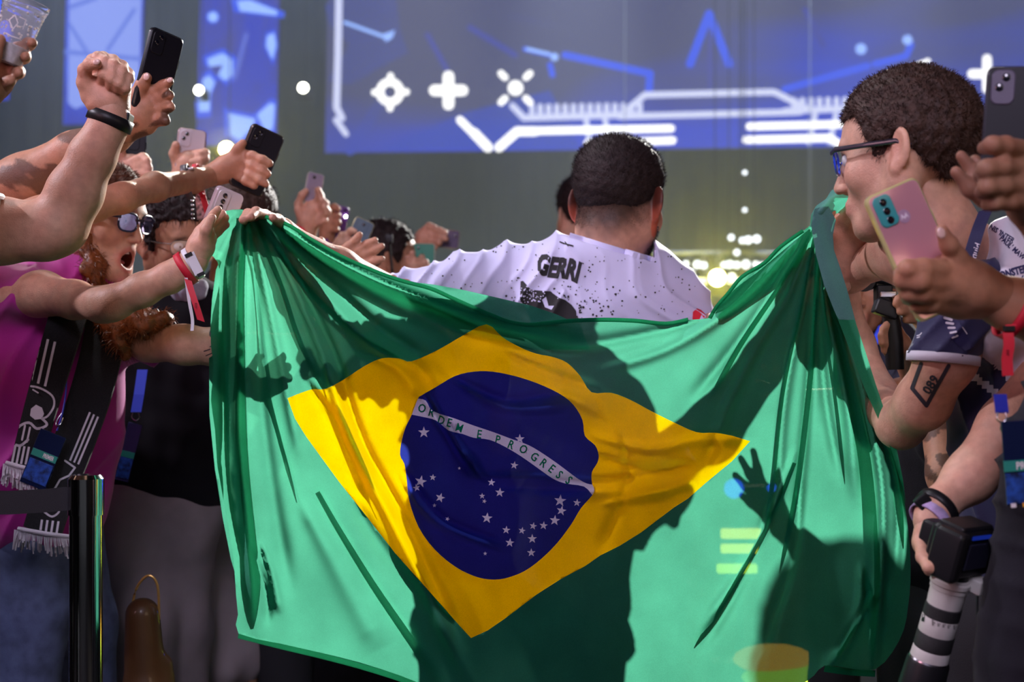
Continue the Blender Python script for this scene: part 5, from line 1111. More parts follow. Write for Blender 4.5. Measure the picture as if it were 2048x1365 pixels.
# ---------------------------------------------------------------- two people further back on the right
def gimbal_man():
    D = 3.6
    t = thing('person', 'man in black with blue lanyard, half hidden behind the right flag edge, filming', 'person', (P(1715, 800, D).x, D, 0))
    c = P(1712, 575, D); M = rotm(168, -10, 0); s = 1.12
    V, Q = head_field(h=.003).mesh(); T = head_tint(V, stub=.3); V = xf(V, c, M, s)
    h = Field(.0035, .01); h.pchain([(1890, 880, 3.1, 32), (1840, 780, 2.8, 28), (1800, 690, 2.62, 22)]); hand_field(h, [[(1800, 690, 2.62, 22), (1788, 668, 2.60, 20)], [(1790, 690, 2.6, 11), (1772, 690, 2.57, 10), (1764, 686, 2.56, 8)], [(1790, 676, 2.6, 11), (1770, 676, 2.57, 10), (1762, 672, 2.56, 8)], [(1790, 664, 2.6, 11), (1772, 662, 2.57, 10), (1766, 658, 2.56, 8)], [(1794, 705, 2.61, 11), (1778, 706, 2.58, 9), (1770, 702, 2.57, 8)], [(1792, 655, 2.61, 11), (1780, 645, 2.58, 9), (1774, 650, 2.56, 8)]])
    h.pchain([(1890, 780, 3.3, 36), (1880, 680, 2.8, 26), (1840, 630, 2.6, 22)]); hand_field(h, [[(1840, 630, 2.6, 22), (1826, 612, 2.58, 18)], [(1822, 604, 2.57, 10), (1806, 594, 2.55, 9), (1796, 598, 2.54, 8)], [(1820, 614, 2.57, 10), (1802, 606, 2.55, 9), (1792, 608, 2.54, 8)], [(1822, 626, 2.57, 10), (1806, 622, 2.55, 9), (1800, 624, 2.54, 8)], [(1828, 600, 2.57, 9), (1812, 584, 2.55, 8)], [(1826, 640, 2.58, 9), (1812, 640, 2.56, 8)]])
    v, q = h.mesh(); V2, Q2 = join_np([(V, Q), (v, q)]); build_np('body', V2, Q2, SK_TAN, t, np.concatenate([T, skin_tint(v, 4)])); eyes(t, c, M, s)
    hv, hq, hn = hair_cap(h=.005); build_np('hair', xf(hv, c, M, s), hq, HAIR_DK, t)
    f = Field(.008, .05); f.ell(P(1745, 840, 3.65), (.19, .13, .30)); f.pchain([(1718, 655, 3.62, 40), (1718, 720, 3.64, 70)]); f.pchain([(1725, 725, 3.65, 50), (1830, 770, 3.5, 44), (1890, 880, 3.1, 40)]); V, Q = f.mesh(smooth=2); N = normals(V, Q); V = V+N*(.006*vnoise(V, 22, 8))[:, None]
    build_np('shirt', V, Q, mat('navy_tee', (.012, .011, .026), .85, sheen=.05), t)
    MB().strip(smooth_line(pt3((1766, 650, 3.5), (1752, 680, 3.46), (1738, 710, 3.45), (1724, 765, 3.45)), 4), Vector((1, 0, .3)), .012).build('lanyard_strap', mat('strap_bright_blue', (.03, .07, .7), .6), t, False)
    legs(P(1745, 900, 3.65).x, 3.65, .86, DARKTR, t)
    k = thing('video_camera', 'small black gimbal camera held up beside the flag edge', 'camera', P(1785, 600, 2.56))
    MB().tube(pt3((1790, 740, 2.57), (1788, 680, 2.57), (1780, 620, 2.57)), .017, 12).build('grip', BLK_PL, k)
    MB().box(P(1772, 618, 2.56), (.045, .03, .03), Matrix.Rotation(R(20), 3, 'Y'), .006).box(P(1766, 595, 2.57), (.03, .03, .045), bevel=.006).build('motor_arm', BLK_PL, k)
    MB().box(P(1772, 590, 2.565), (.03, .034, .012), bevel=.003).build('chrome_plate', PH_EDGE, k)
    MB().box(P(1780, 555, 2.6), (.11, .07, .035), Matrix.Rotation(R(8), 3, 'Y'), .01).lathe(P(1740, 556, 2.62), P(1728, 562, 2.55), [(0, .022), (1, .02)]).build('camera_head', BLK_PL, k)
    MB().sphere(P(1775, 545, 2.60), .017, (1.6, .6, .6)).build('grey_pad', PH_WHITE, k)
gimbal_man()
def tattoo_bystander():
    t = thing('person', 'dark-clad bystander with a tattooed forearm behind the tattooed elbow at the right', 'person', (P(1910, 1000, 2.5).x, 2.5, 0))
    f = Field(.009, .05); f.ell(P(1950, 920, 2.55), (.14, .12, .26)); f.ell(P(1945, 1150, 2.55), (.14, .12, .24)); f.pchain([(1950, 740, 2.55, 50), (1950, 800, 2.55, 80)]); f.pchain([(1880, 800, 2.52, 60), (1880, 880, 2.44, 48)]); V, Q = f.mesh(); N = normals(V, Q); V = V+N*(.008*vnoise(V, 20, 3))[:, None]; build_np('shirt', V, Q, BLK_CLOTH, t)
    h = Field(.0045, .02); h.pchain([(1882, 870, 2.42, 38), (1890, 950, 2.38, 34), (1902, 1030, 2.36, 26)]); hand_field(h, [[(1902, 1030, 2.36, 26), (1908, 1070, 2.35, 26)], [(1900, 1080, 2.34, 10), (1898, 1110, 2.34, 9)], [(1908, 1084, 2.34, 10), (1908, 1116, 2.34, 9)], [(1916, 1082, 2.34, 10), (1918, 1110, 2.34, 9)], [(1924, 1076, 2.34, 9), (1926, 1100, 2.34, 8)], [(1890, 1060, 2.34, 10), (1884, 1085, 2.33, 8)]])
    V, Q = h.mesh(); T = skin_tint(V, 3); n = vnoise(V, 70, 9)+.6*vnoise(V, 160, 4); T *= np.where(n > .12, .30, 1)[:, None]
    build_np('body', V, Q, SK_TAN, t, T)
    c = P(1960, 660, 2.6); M = rotm(30); V, Q = head_field(h=.005).mesh(); build_np('head', xf(V, c, M), Q, SK_TAN, t, head_tint(V)); V, Q, n = hair_cap(h=.006); build_np('hair', xf(V, c, M), Q, HAIR_DK, t)
    legs(P(1945, 900, 2.55).x, 2.55, .86, DARKTR, t)
tattoo_bystander()
# ================================================================ left side of the crowd
def backing(t, x, y, ztop, m=None, head=True, yaw=0, sk=None, w=.19, hair=None, tr=None):
    """a plain clothed figure carrying the raised arm"""
    f = Field(.012, .05); f.ell((x, y, ztop-.50), (w, .12, .30)); f.ell((x, y, ztop-.80), (w*.92, .12, .22)); f.cap((x, y, ztop-.32), (x, y, ztop-.26), .06, .055)
    for s in (-1, 1): f.cap((x+s*w*.8, y, ztop-.38), (x+s*w*1.15, y, ztop-.62), .062, .05)
    V, Q = f.mesh(); N = normals(V, Q); V = V+N*(.006*vnoise(V, 18, int(abs(x)*99)))[:, None]; build_np('shirt', V, Q, m or BLK_CLOTH, t)
    if head:
        c = (x, y, ztop-.13); M = rotm(yaw); V, Q = head_field(h=.005).mesh(); build_np('head', xf(V, c, M), Q, sk or SK_TAN, t, head_tint(V)); V, Q, n = hair_cap(h=.006); build_np('hair', xf(V, c, M), Q, hair or HAIR_DK, t)
    legs(x, y, ztop-.92, tr or DARKTR, t)
def body_of(t, fields, sk, seed=1, tints=None):
    ms = [f.mesh() for f in fields]; T = np.concatenate([(skin_tint(v, seed+i) if tints is None or tints[i] is None else tints[i](v)) for i, (v, q) in enumerate(ms)]); V, Q = join_np(ms)
    return build_np('body', V, Q, sk, t, T)
def ink(seed, thr=.1, dark=.28, sc=55):
    def fn(V):
        T = skin_tint(V, seed); n = vnoise(V, sc, seed)+.7*vnoise(V, sc*2.6, seed+1); T *= np.where(n > thr, dark, np.where(n > thr-.12, .6, 1))[:, None]; return T
    return fn
# ---- raised fist
t = thing('person', 'person at the left edge punching a clenched fist upward, black strap on wrist', 'person', (P(-160, 600, 2.25).x, 2.25, 0))
f = Field(.0042, .02); f.pchain([(-420, 480, 2.3, 74), (-120, 470, 2.25, 70), (0, 462, 2.25, 64), (88, 462, 2.25, 56), (118, 452, 2.25, 54)]); f.pchain([(118, 452, 2.25, 52), (150, 385, 2.25, 52), (186, 310, 2.25, 43), (212, 262, 2.25, 34), (221, 236, 2.25, 32), (222, 215, 2.25, 33)])
h = Field(.0018, .0022); D = 2.25
hand_field(h, [[(222, 232, D, 32), (216, 205, D, 38), (208, 178, D, 34)], [(232, 215, D, 28), (234, 180, D, 26), (228, 150, D+.01, 24)], [(195, 205, D-.012, 24), (186, 180, D-.015, 20)],
    [(192, 140, D+.008, 16), (186, 122, D-.008, 13), (196, 116, D-.022, 12), (204, 130, D-.032, 11)],
    [(204, 134, D+.01, 15), (206, 116, D-.008, 12), (210, 124, D-.034, 11), (207, 148, D-.042, 10), (203, 160, D-.030, 9)],
    [(224, 140, D+.01, 15), (226, 122, D-.008, 12), (228, 131, D-.036, 11), (224, 158, D-.044, 10), (220, 171, D-.032, 9)],
    [(241, 148, D+.01, 14), (244, 133, D-.008, 11.5), (245, 143, D-.034, 10.5), (239, 167, D-.042, 9.5), (235, 178, D-.030, 8.5)],
    [(253, 163, D+.008, 12), (257, 148, D-.006, 10.5), (258, 157, D-.028, 9.5), (252, 177, D-.036, 8.5), (248, 184, D-.026, 7.5)],
    [(180, 192, D-.012, 19), (170, 165, D-.022, 16), (169, 140, D-.034, 12.5), (179, 128, D-.048, 11.5), (194, 127, D-.056, 9.5)]])
bo = body_of(t, [f, h], SK_PALE, 51); nails(bo, [(193, 124, D-.063, 5.5, 70)])
c = P(220, 241, D); ax = P(218, 236, D)-P(196, 292, D); wb = band_ring('watch_strap', t, BLK_PL, c, ax, .0305, .0265, .020, .003); MB().box(P(256, 246, D+.004), (.008, .030, .030), Matrix.Rotation(R(12), 3, 'Y'), .003).build('watch_case', BLK_PL, wb, False)
MB().box(P(197, 240, D-.030), (.002, .001, .002)).build('buckle_pin', PH_EDGE, wb, False)
band_ring('gold_ring', t, mat('gold', (.9, .62, .25), .2, metal=1), P(234, 140, D-.012), P(236, 125, D)-P(234, 152, D), .0125, .0130, .003, .001)
backing(t, P(-620, 700, 2.3).x, 2.35, 1.72, sk=SK_PALE, yaw=-60)
MB().tube(smooth_line(pt3((-30, 395, 2.23), (-6, 392, 2.2), (4, 398, 2.24), (-10, 412, 2.2)), 4), .006).build('sleeve_edge', WHITE_PL, t)
# ---- tattooed arm with the black phone
t = thing('person', 'person at far left with a heavily tattooed arm holding a small black phone high', 'person', (P(-230, 600, 2.55).x, 2.55, 0))
f = Field(.0045, .02); f.pchain([(-430, 430, 2.65, 74), (-160, 420, 2.6, 70), (-40, 402, 2.6, 58), (50, 362, 2.58, 52), (150, 308, 2.56, 42), (226, 270, 2.54, 33), (252, 252, 2.54, 31)])
h = Field(.0024, .007); D = 2.53
hand_field(h, [[(250, 255, D, 32), (278, 232, D, 36), (292, 215, D, 30)], [(262, 248, D, 30), (290, 245, D, 26)], [(268, 215, D, 26), (285, 200, D, 24)],
    [(286, 200, D, 14), (306, 184, D-.01, 12.5), (326, 172, D-.02, 11), (339, 163, D-.028, 9)], [(296, 212, D, 14), (318, 198, D-.01, 12.5), (334, 192, D-.02, 11), (340, 190, D-.03, 9)],
    [(300, 228, D, 14), (322, 218, D-.008, 12), (336, 214, D-.018, 11), (342, 214, D-.026, 9)], [(298, 244, D, 14), (316, 240, D-.006, 12), (328, 240, D-.014, 11), (332, 242, D-.02, 9)],
    [(266, 212, D-.01, 18), (274, 190, D-.018, 15), (284, 170, D-.024, 13), (293, 156, D-.028, 11)]])
bo = body_of(t, [f, h], SK_TAN, 55, [ink(5, .05, .34, 30), ink(9, .35, .30, 45)]); nails(bo, [(293, 153, D-.040, 6, 20), (340, 160, D-.037, 5, 60)])
backing(t, P(-560, 700, 2.6).x, 2.9, 1.66, yaw=-50)
phone('small black phone seen nearly edge-on in the tattooed hand', 315, 146, D-.005, 14, 52, 0, PH_BLACK, mat('case_black', (.015, .015, .02), .25, coat=.6), w=.074, h=.15, lens=2)
# ---- cup of beer
t = thing('person', 'person at the top left corner whose hand holds up a plastic cup', 'person', (P(-230, 600, 2.0).x, 2.0, 0))
f = Field(.0045, .02); f.pchain([(-560, 520, 1.9, 74), (-200, 400, 2.05, 62), (-120, 280, 2.02, 44), (-50, 195, 2.0, 34), (-20, 175, 2.0, 34)])
h = Field(.0024, .007); D = 2.0
hand_field(h, [[(-30, 180, D+.01, 34), (-8, 158, D+.015, 36)], [(-6, 140, D+.03, 30), (-10, 170, D+.01, 30)], [(8, 120, D+.04, 15), (35, 98, D+.035, 13), (58, 88, D+.015, 12), (65, 86, D-.01, 10)],
    [(6, 140, D+.035, 15), (30, 124, D+.032, 14), (48, 114, D+.012, 12.5), (52, 114, D-.012, 10)], [(4, 158, D+.02, 16), (22, 150, D+.018, 14), (36, 144, D+.005, 13), (38, 146, D-.012, 11)],
    [(-4, 172, D+.005, 15), (10, 168, D, 13), (20, 162, D-.01, 12)], [(-20, 150, D-.03, 16), (-12, 110, D-.035, 14), (0, 80, D-.03, 12)]])
bo = body_of(t, [f, h], SK_TAN, 61)
backing(t, P(-760, 700, 2.0).x, 1.8, 1.66, yaw=-40)
t = thing('plastic_cup', 'clear plastic cup with foamy beer dregs and printed letters at the top left', 'cup', P(20, 120, D))
a = P(12, 128, D); b_ = P(54, 2, D); q = lambda u: a.lerp(b_, u)
cupm = mat('cup_plastic', (.95, .95, 1), .08, trans=.9, ior=1.12, spec=.9)
n = 40; bm = MB(); k = 1/F*D
bm.lathe(a, b_, [(0, 29*k), (.02, 30*k), (.5, 37*k), (.78, 41*k), (.80, 43*k), (.84, 42*k), (.86, 44*k), (.92, 44*k), (.94, 46*k), (.99, 47*k), (1.0, 45*k), (.99, 44*k), (.94, 43*k), (.80, 40*k), (.5, 35.5*k), (.03, 28.5*k)], 48, cap=False).build('cup_wall', cupm, t)
MB().lathe(q(.0), q(.02), [(0, 29*k), (1, 29*k)], 40).build('cup_base', cupm, t)
MB().lathe(q(.03), q(.30), [(0, 28*k), (1, 31*k)], 40).build('beer_foam', mat('foam', (.80, .74, .70), .8, noise=.25, nscale=60, bump=.8, bscale=120), t)
rs = random.Random(8)
dr = MB()
for i in range(90): u = rs.uniform(.35, .9); an = rs.uniform(0, 6.28); rr = (29+u*15)*k*.97; qt = (b_-a).to_track_quat('Z', 'Y'); dr.sphere(q(u)+qt @ Vector((rr*math.cos(an), rr*math.sin(an), 0)), rs.uniform(.0006, .0022), n=6)
o = dr.build('foam_specks', MATS['foam'], t); o['kind'] = 'stuff'
bv = bvh_of([o for o in t.children if o.name.startswith('cup_wall')]); pr = []
for s_, yy in (('PREMIUM', 52), ('LAGER', 66)):
    v, fc = text_2d(s_, 1, .03, 2); pr.append(([(8+x*11+yy*-.25+y*3, yy-22+x*3.6-y*12) for x, y in v], fc))
print_on('cup_print', stroke([(18, 40), (30, 30), (36, 46), (26, 58), (18, 40)], 2.5)+stroke([(40, 34), (52, 40), (46, 58)], 2.5)+stroke([(12, 66), (22, 72), (40, 78)], 2.5)+stroke([(22, 86), (34, 92)], 2), bv, WHITE_PL, t, 6, .0006)
MB().lathe(q(.90), q(.94), [(0, 45.5*k), (1, 46.5*k)], 40, cap=False).build('rim_bead', cupm, t)

# ---- shouting woman
def woman():
    D = 2.8
    t = thing('person', 'shouting red-haired woman in magenta tee and dark glasses reaching toward the flag', 'person', (P(120, 800, 2.7).x, 2.7, 0))
    c = P(203, 443, D); M = rotm(-112, -12, 0); s = .89
    V, Q = head_field(h=.0024, mouth=1, neck=(.052, .058), nk=((0, -.030, -.06), (0, -.045, -.20))).mesh(); T = head_tint(V, lips=False, seed=3)
    l = np.exp(-((np.hypot(V[:, 0]/.026, (V[:, 2]+.072)/.026)-1)/.20)**2)*(V[:, 1] > .07); T *= 1-l[:, None]*np.array([.05, .42, .36])
    T[(np.hypot(V[:, 0]/.02, (V[:, 2]+.072)/.019) < 1) & (V[:, 1] < .085) & (V[:, 1] > .03)] *= (.22, .07, .07)
    V = xf(V, c, M, s); tn = [T]; parts = [(V, Q)]
    f = Field(.004, .02); f.pchain([(20, 595, 2.68, 52), (85, 588, 2.62, 43), (150, 600, 2.56, 36), (205, 610, 2.50, 33), (228, 606, 2.48, 32)]); f.pchain([(226, 607, 2.48, 32), (285, 580, 2.47, 31), (340, 555, 2.46, 28), (376, 535, 2.46, 26), (392, 520, 2.46, 25)])
    f.pchain([(235, 660, 2.72, 48), (300, 684, 2.66, 38), (370, 690, 2.62, 37), (440, 695, 2.63, 36), (520, 700, 2.68, 31), (590, 690, 2.70, 24)])
    v, q = f.mesh(); parts.append((v, q)); tn.append(skin_tint(v, 5))
    h = Field(.0024, .007); hand_field(h, [[(388, 522, 2.46, 25), (402, 492, 2.46, 27), (408, 470, 2.46, 22)], [(405, 500, 2.47, 20), (416, 478, 2.48, 18)], [(400, 470, 2.46, 11), (414, 448, 2.455, 10), (428, 430, 2.45, 9), (436, 419, 2.44, 8)],
        [(412, 466, 2.47, 11), (428, 442, 2.48, 10), (444, 428, 2.49, 9)], [(418, 472, 2.49, 11), (434, 450, 2.50, 10), (450, 436, 2.51, 9)], [(420, 480, 2.50, 10), (436, 462, 2.51, 9), (452, 450, 2.52, 8)], [(408, 490, 2.445, 13), (412, 460, 2.43, 11), (424, 436, 2.425, 9)]])
    hand_field(h, [[(590, 690, 2.70, 24), (618, 680, 2.70, 25)], [(630, 672, 2.70, 11), (652, 655, 2.69, 9), (668, 640, 2.68, 8)], [(632, 680, 2.70, 11), (658, 668, 2.69, 9), (680, 656, 2.68, 8)], [(632, 690, 2.70, 11), (660, 684, 2.69, 9), (682, 676, 2.68, 8)], [(628, 700, 2.70, 10), (650, 700, 2.69, 8), (668, 696, 2.68, 7)], [(612, 662, 2.69, 11), (622, 642, 2.68, 9)]])
    v, q = h.mesh(); parts.append((v, q)); tn.append(skin_tint(v, 6)); V, Q = join_np(parts); bo = build_np('body', V, Q, SK_PALE, t, np.concatenate(tn))
    eyes(bo, c, M, s)
    X = lambda p: Vector(xf(np.array([p]), c, M, s)[0])
    tp = [X((-.017+i*.0068, .083-.018*abs(i-2.5)/2.5*.5, -.0555)) for i in range(6)]
    te = MB()
    for p in tp: te.box(p, (.006, .0045, .0085), Matrix(M.tolist()), .0012)
    o = te.build('upper_teeth', mat('teeth', (.82, .78, .72), .2), bo); 
    MB().sphere(X((0, .062, -.083)), .014, (1, 1.3, .5)).build('tongue', mat('tongue', (.55, .16, .16), .35), bo)
    glasses(t, c, M, s, mat('frame_navy', (.015, .02, .06), .3, coat=.4), None, rim=.0022, w=.026, hgt=.020, lens_m=GLASS_B)
    hV, hQ, hN = hair_cap(.006, .006, 'long', lump=.003, seed=15); hV = xf(hV, c, M, s); hN = hN @ M.T; ho = build_np('hair', hV, hQ, mat('hair_auburn_dark', (.075, .028, .014), .62, spec=.3, noise=.4, nscale=120, bump=.8, bscale=260), t); strands('hair_strands', hV, hN, 6000, .012, .0005, MATS['hair_auburn_dark'], ho, (0, 0, -.2), 8)
    f = Field(.006, .02); f.pchain([(188, 400, 2.84, 44), (168, 470, 2.84, 36), (170, 540, 2.82, 32), (190, 600, 2.78, 30)]); f.pchain([(176, 480, 2.76, 22), (186, 540, 2.74, 20), (196, 590, 2.74, 18)])
    f.pchain([(216, 600, 2.74, 26), (240, 640, 2.66, 30), (286, 648, 2.62, 28), (330, 640, 2.62, 16)]); f.pchain([(222, 640, 2.66, 28), (240, 684, 2.63, 20), (250, 712, 2.63, 10)])
    V, Q = f.mesh(); N = normals(V, Q); V = V+N*(.006*vnoise(V, 90, 3)+.004*vnoise(V, 200, 4))[:, None]; N = normals(V, Q); build_np('hair_locks', V, Q, HAIR_RED, ho)
    strands('loose_hair', V, N, 5000, .018, .0005, HAIR_RED, ho, (.2, 0, -.3), 31, curl=.5)
    # tee
    TM = mat('magenta_tee', (.42, .008, .26), .75, noise=.1, nscale=15, bump=.3, bscale=700, sheen=.3)
    f = Field(.0055, .03); f.pchain([(150, 560, 2.78, 60), (60, 590, 2.74, 62), (0, 600, 2.70, 66)]); f.pchain([(0, 590, 2.70, 62), (62, 590, 2.645, 55)]); f.ell(P(85, 790, 2.76), (.165, .115, .24), k=.05); f.ell(P(70, 960, 2.76), (.155, .12, .17), k=.05); f.pchain([(180, 590, 2.80, 60), (250, 668, 2.74, 56), (300, 684, 2.67, 45)])
    p1 = P(318, 688, 2.66); d1 = (P(330, 690, 2.64)-P(270, 676, 2.70)).normalized()
    V, Q = f.mesh(smooth=2, fn=lambda f_, X_, Y_, Z_: np.maximum(f_, np.where(X_ > P(230, 0, 2.7).x, (X_-p1.x)*d1.x+(Y_-p1.y)*d1.y+(Z_-p1.z)*d1.z, -1)))
    N = normals(V, Q); X_, Y_ = pxy(V); V = V+N*(.012*(1-np.abs(np.sin((X_+.6*Y_+12*np.sin(Y_/50))/30)))**2*(.6+.4*vnoise(V, 8, 2))+.003*vnoise(V, 30, 5)-.004)[:, None]
    to = build_np('tee', V, Q, TM, t)
    JL = Field(.008, .03); JL.pchain([(70, 1060, 2.76, 92), (62, 1200, 2.76, 84), (40, 1400, 2.76, 70), (20, 1750, 2.8, 52), (10, 2080, 2.85, 40)]); JL.pchain([(110, 1060, 2.86, 92), (150, 1250, 2.92, 78), (170, 1450, 2.95, 64), (180, 1750, 3.0, 50), (180, 2060, 3.02, 40)]); V, Q = JL.mesh(); build_np('jeans', V, Q, JEANS, t)
    for x, d in ((P(10, 0, 2.85).x, 2.85), (P(180, 0, 3.02).x, 3.02)):
        g = Field(.008, .02).cap((x, d, .05), (x+.16, d-.05, .04), .045, .036); V, Q = g.mesh(fn=lambda f_, X, Y, Z: np.maximum(f_, .004-Z)); build_np('shoe', V, Q, WHITE_PL, t)
    # wristbands
    c1 = P(372, 537, 2.46); ax = P(385, 527, 2.46)-P(350, 550, 2.46)
    w1 = band_ring('red_wristband', t, RED_RIB, c1, ax, .0262, .0245, .013); MB().strip(smooth_line(pt3((376, 560, 2.435), (382, 580, 2.43), (392, 610, 2.428), (402, 642, 2.43)), 4), Vector((1, 0, -.35)), .0068, .0006).build('ribbon_tail', RED_RIB, w1, False)
    bvw = bvh_of([o for o in w1.children]); v, q = text_2d('ESL', 1, .02, 2); print_on('tail_print', [([(394-y*6, 606+x*9) for x, y in v], q)], bvw, mat('dark_red_ink', (.15, .0, .01), .6), w1, 6, .001)
    c2 = P(386, 527, 2.46); w2 = band_ring('white_wristband', t, mat('band_white', (.75, .73, .80), .45), c2, ax, .0258, .0242, .010, .001)
    lb = MB().box(P(389, 528, 2.428), (.0165, .002, .040), Matrix.Rotation(R(-26), 3, 'Y'), .0006).build('printed_tag', MATS['band_white'], w2, False)
    for x, y in ((377, 510), (402, 549)): MB().box(P(x, y, 2.426), (.013, .003, .006), Matrix.Rotation(R(-26), 3, 'Y')).build('black_clip', BLK_PL, w2, False)
    MB().strip(smooth_line(pt3((372, 556, 2.436), (378, 600, 2.434), (385, 640, 2.436), (384, 662, 2.436)), 4), Vector((1, 0, 0)), .0028, .0005).build('white_tail', MATS['band_white'], w2, False)
    # tattoos near the sleeve
    bb = bvh_of(bo); TT = mat('tattoo_ink', (.035, .032, .045), .6)
    print_on('arm_tattoo', [blob2(424, 668, 8, 9, .3)]+stroke([(408, 703), (420, 699)], 2)+stroke([(412, 712), (426, 706)], 2)+stroke([(420, 694), (430, 690)], 2), bb, TT, bo, 5, .0008)
    # scarf: two hanging bands with fringes
    sc = thing('scarf', 'black and white supporter scarf with white fringe hanging over the magenta tee', 'scarf', P(100, 800, 2.55))
    SB = mat('scarf_black', (.008, .008, .011), .9, spec=.2, bump=.9, bscale=700, sheen=.2); SW = mat('scarf_white', (.60, .57, .66), .9, bump=.8, bscale=700)
    dep = 2.600
    A = smooth_line([(150, 590, 2.66), (128, 660, 2.60), (104, 740, 2.585), (78, 830, 2.583), (50, 935, 2.585)], 6); B = smooth_line([(212, 600, 2.70), (208, 680, 2.64), (184, 780, 2.60), (150, 880, 2.60), (112, 980, 2.61), (84, 1066, 2.615)], 6)
    sa = MB().strip([P(*p) for p in A], Vector((.93, .0, -.30)), [.036*(1-.25*i/len(A)) for i in range(len(A))], .004).build('front_band', SB, sc)
    sb_ = MB().strip([P(*p) for p in B], Vector((.93, .0, -.33)), [.040*(1-.1*i/len(B)) for i in range(len(B))], .004).build('rear_band', SB, sc)
    pr = []
    for o_ in (0, 14, 28): pr += stroke([(82+o_, 674+o_*.35), (62+o_, 762+o_*.4)], 5, False)
    pr += stroke(smooth_line([(50, 772), (78, 776), (104, 792), (108, 812), (96, 832), (84, 838)], 4), 4)+[poly2([(62, 818), (72, 810), (84, 816), (88, 828), (84, 838), (70, 840), (60, 832)])]
    pr += stroke(smooth_line([(82, 836), (94, 850), (74, 858), (58, 846), (36, 856), (28, 884), (40, 892), (56, 880)], 4), 5)+stroke([(50, 852), (44, 880)], 4)+stroke([(60, 856), (54, 884)], 4)
    for o_ in (0, 9, 18, 27, 36): pr += stroke([(22+o_, 890+o_*.12), (15+o_, 926+o_*.1)], 4.5, False)
    pr += stroke([(66, 780), (76, 786)], 3)
    print_on('white_knit_pattern', pr, bvh_of(sa), SW, sa, 10, .001)
    pr = []
    for o_ in (0, 9, 18): pr += stroke([(180+o_*.9, 825+o_*.5), (140+o_*.9, 922+o_*.4)], 4, False)
    pr += stroke([(130, 922), (150, 936), (138, 952), (120, 960), (106, 984)], 4)+stroke(smooth_line([(88, 1024), (104, 1034), (118, 1024), (110, 1016)], 4), 4)
    for o_ in (0, 11, 22, 33): pr += stroke([(84+o_, 1040+o_*.1), (80+o_, 1068)], 4.5, False)
    pr += stroke([(210, 652), (222, 646), (232, 656)], 4)
    print_on('white_knit_pattern', pr, bvh_of(sb_), SW, sb_, 10, .001)
    rs = random.Random(5)
    for nm, x0, y0, x1, y1, par, dd, L in (('front_fringe', 8, 928, 66, 944, sa, 2.578, 40), ('rear_fringe', 30, 1060, 138, 1076, sb_, 2.60, 40)):
        m_ = MB()
        for i in range(46):
            u = i/45; x = x0+(x1-x0)*u; y = y0+(y1-y0)*u; sw = rs.uniform(-6, 6)-(.5-u)*12; l = L*rs.uniform(.75, 1.1); m_.tube(pt3((x, y, dd), (x+sw*.5, y+l*.55, dd-.004+rs.uniform(-.004, .004)), (x+sw, y+l, dd+rs.uniform(-.006, .006))), .0015, 5)
        o = m_.build(nm, SW, par); o['kind'] = 'stuff'
    for nm, pts, par in (('fringe_seam', [(12, 926, 2.576), (40, 934, 2.574), (68, 940, 2.576)], sa), ('fringe_seam', [(36, 1058, 2.598), (90, 1068, 2.594), (138, 1074, 2.6)], sb_)): MB().tube(pt3(*pts), .004, 8).build(nm, SW, par)
    # badge on a blue cord
    b = thing('badge', 'blue event badge on a cord between the two scarf bands', 'badge', P(95, 900, 2.56))
    Mx = Matrix.Rotation(R(22), 3, 'Y'); c = P(86, 920, 2.57); MB().box(c, (.050, .003, .105), Mx, .001).build('plastic_sleeve', mat('badge_navy', (.006, .012, .05), .18, coat=1), b, False)
    MB().box(c+Mx @ Vector((0, -.002, .008)), (.048, .001, .013), Mx).build('green_strip', mat('badge_green', (.02, .25, .20), .4), b, False); MB().box(c+Mx @ Vector((0, -.002, -.024)), (.046, .001, .040), Mx).build('blue_picture', mat('badge_blue', (.01, .05, .26), .4, noise=.9, nscale=90), b, False)
    v, q = text_2d('PREMIER', .011, .0003, 2); bm = bmesh.new(); vs = [bm.verts.new(c+Mx @ Vector((-.002+x*.5, -.0028, .0045+y))) for x, y in v]
    for p in q: bm.faces.new([vs[i] for i in p])
    me = bpy.data.meshes.new('strip_lettering'); bm.to_mesh(me); bm.free(); link('strip_lettering', me, WHITE_PL, b, False)
    MB().tube(smooth_line(pt3((135, 720, 2.60), (132, 780, 2.585), (128, 812, 2.578), (122, 838, 2.572), (114, 862, 2.57)), 4), .0016).build('cord', mat('cord_blue', (.02, .03, .4), .5), b); MB().tube(smooth_line(pt3((126, 824, 2.576), (116, 838, 2.572), (112, 850, 2.57), (120, 850, 2.57), (126, 836, 2.574)), 4), .0012).build('metal_clip', PH_EDGE, b)
woman()
phone('white phone with three lenses in the reaching hand beside the flag top', 447, 418, 2.60, 22, 42, 0, PH_WHITE, mat('case_pearl', (.55, .45, .50), .2, coat=.6), w=.060, h=.075, lens=3)
# ---- belt barrier
t = thing('stanchion', 'chrome barrier post with a black belt beside the magenta tee', 'barrier', (P(172, 1000, 2.45).x, 2.45, 0))
x = P(172, 0, 2.45).x; zt = P(0, 950, 2.45).z
CH = mat('chrome', (.55, .56, .60), .12, metal=1)
MB().lathe((x, 2.45, .012), (x, 2.45, zt-.05), [(0, .0285), (1, .0285)], 32).build('post', CH, t); MB().lathe((x, 2.45, zt-.07), (x, 2.45, zt), [(0, .031), (.9, .031), (1, .026)], 32).build('belt_head', CH, t)
MB().lathe((x, 2.45, 0), (x, 2.45, .02), [(0, .17), (.5, .17), (1, .03)], 40).build('foot', BLK_PL, t)
MB().strip([P(-260, 1004, 2.44), P(-100, 1006, 2.44), P(20, 1006, 2.44), P(90, 1002, 2.44), P(158, 996, 2.445)], Vector((0, 0, 1)), .0205, .0012).build('belt', BELT, t, False)
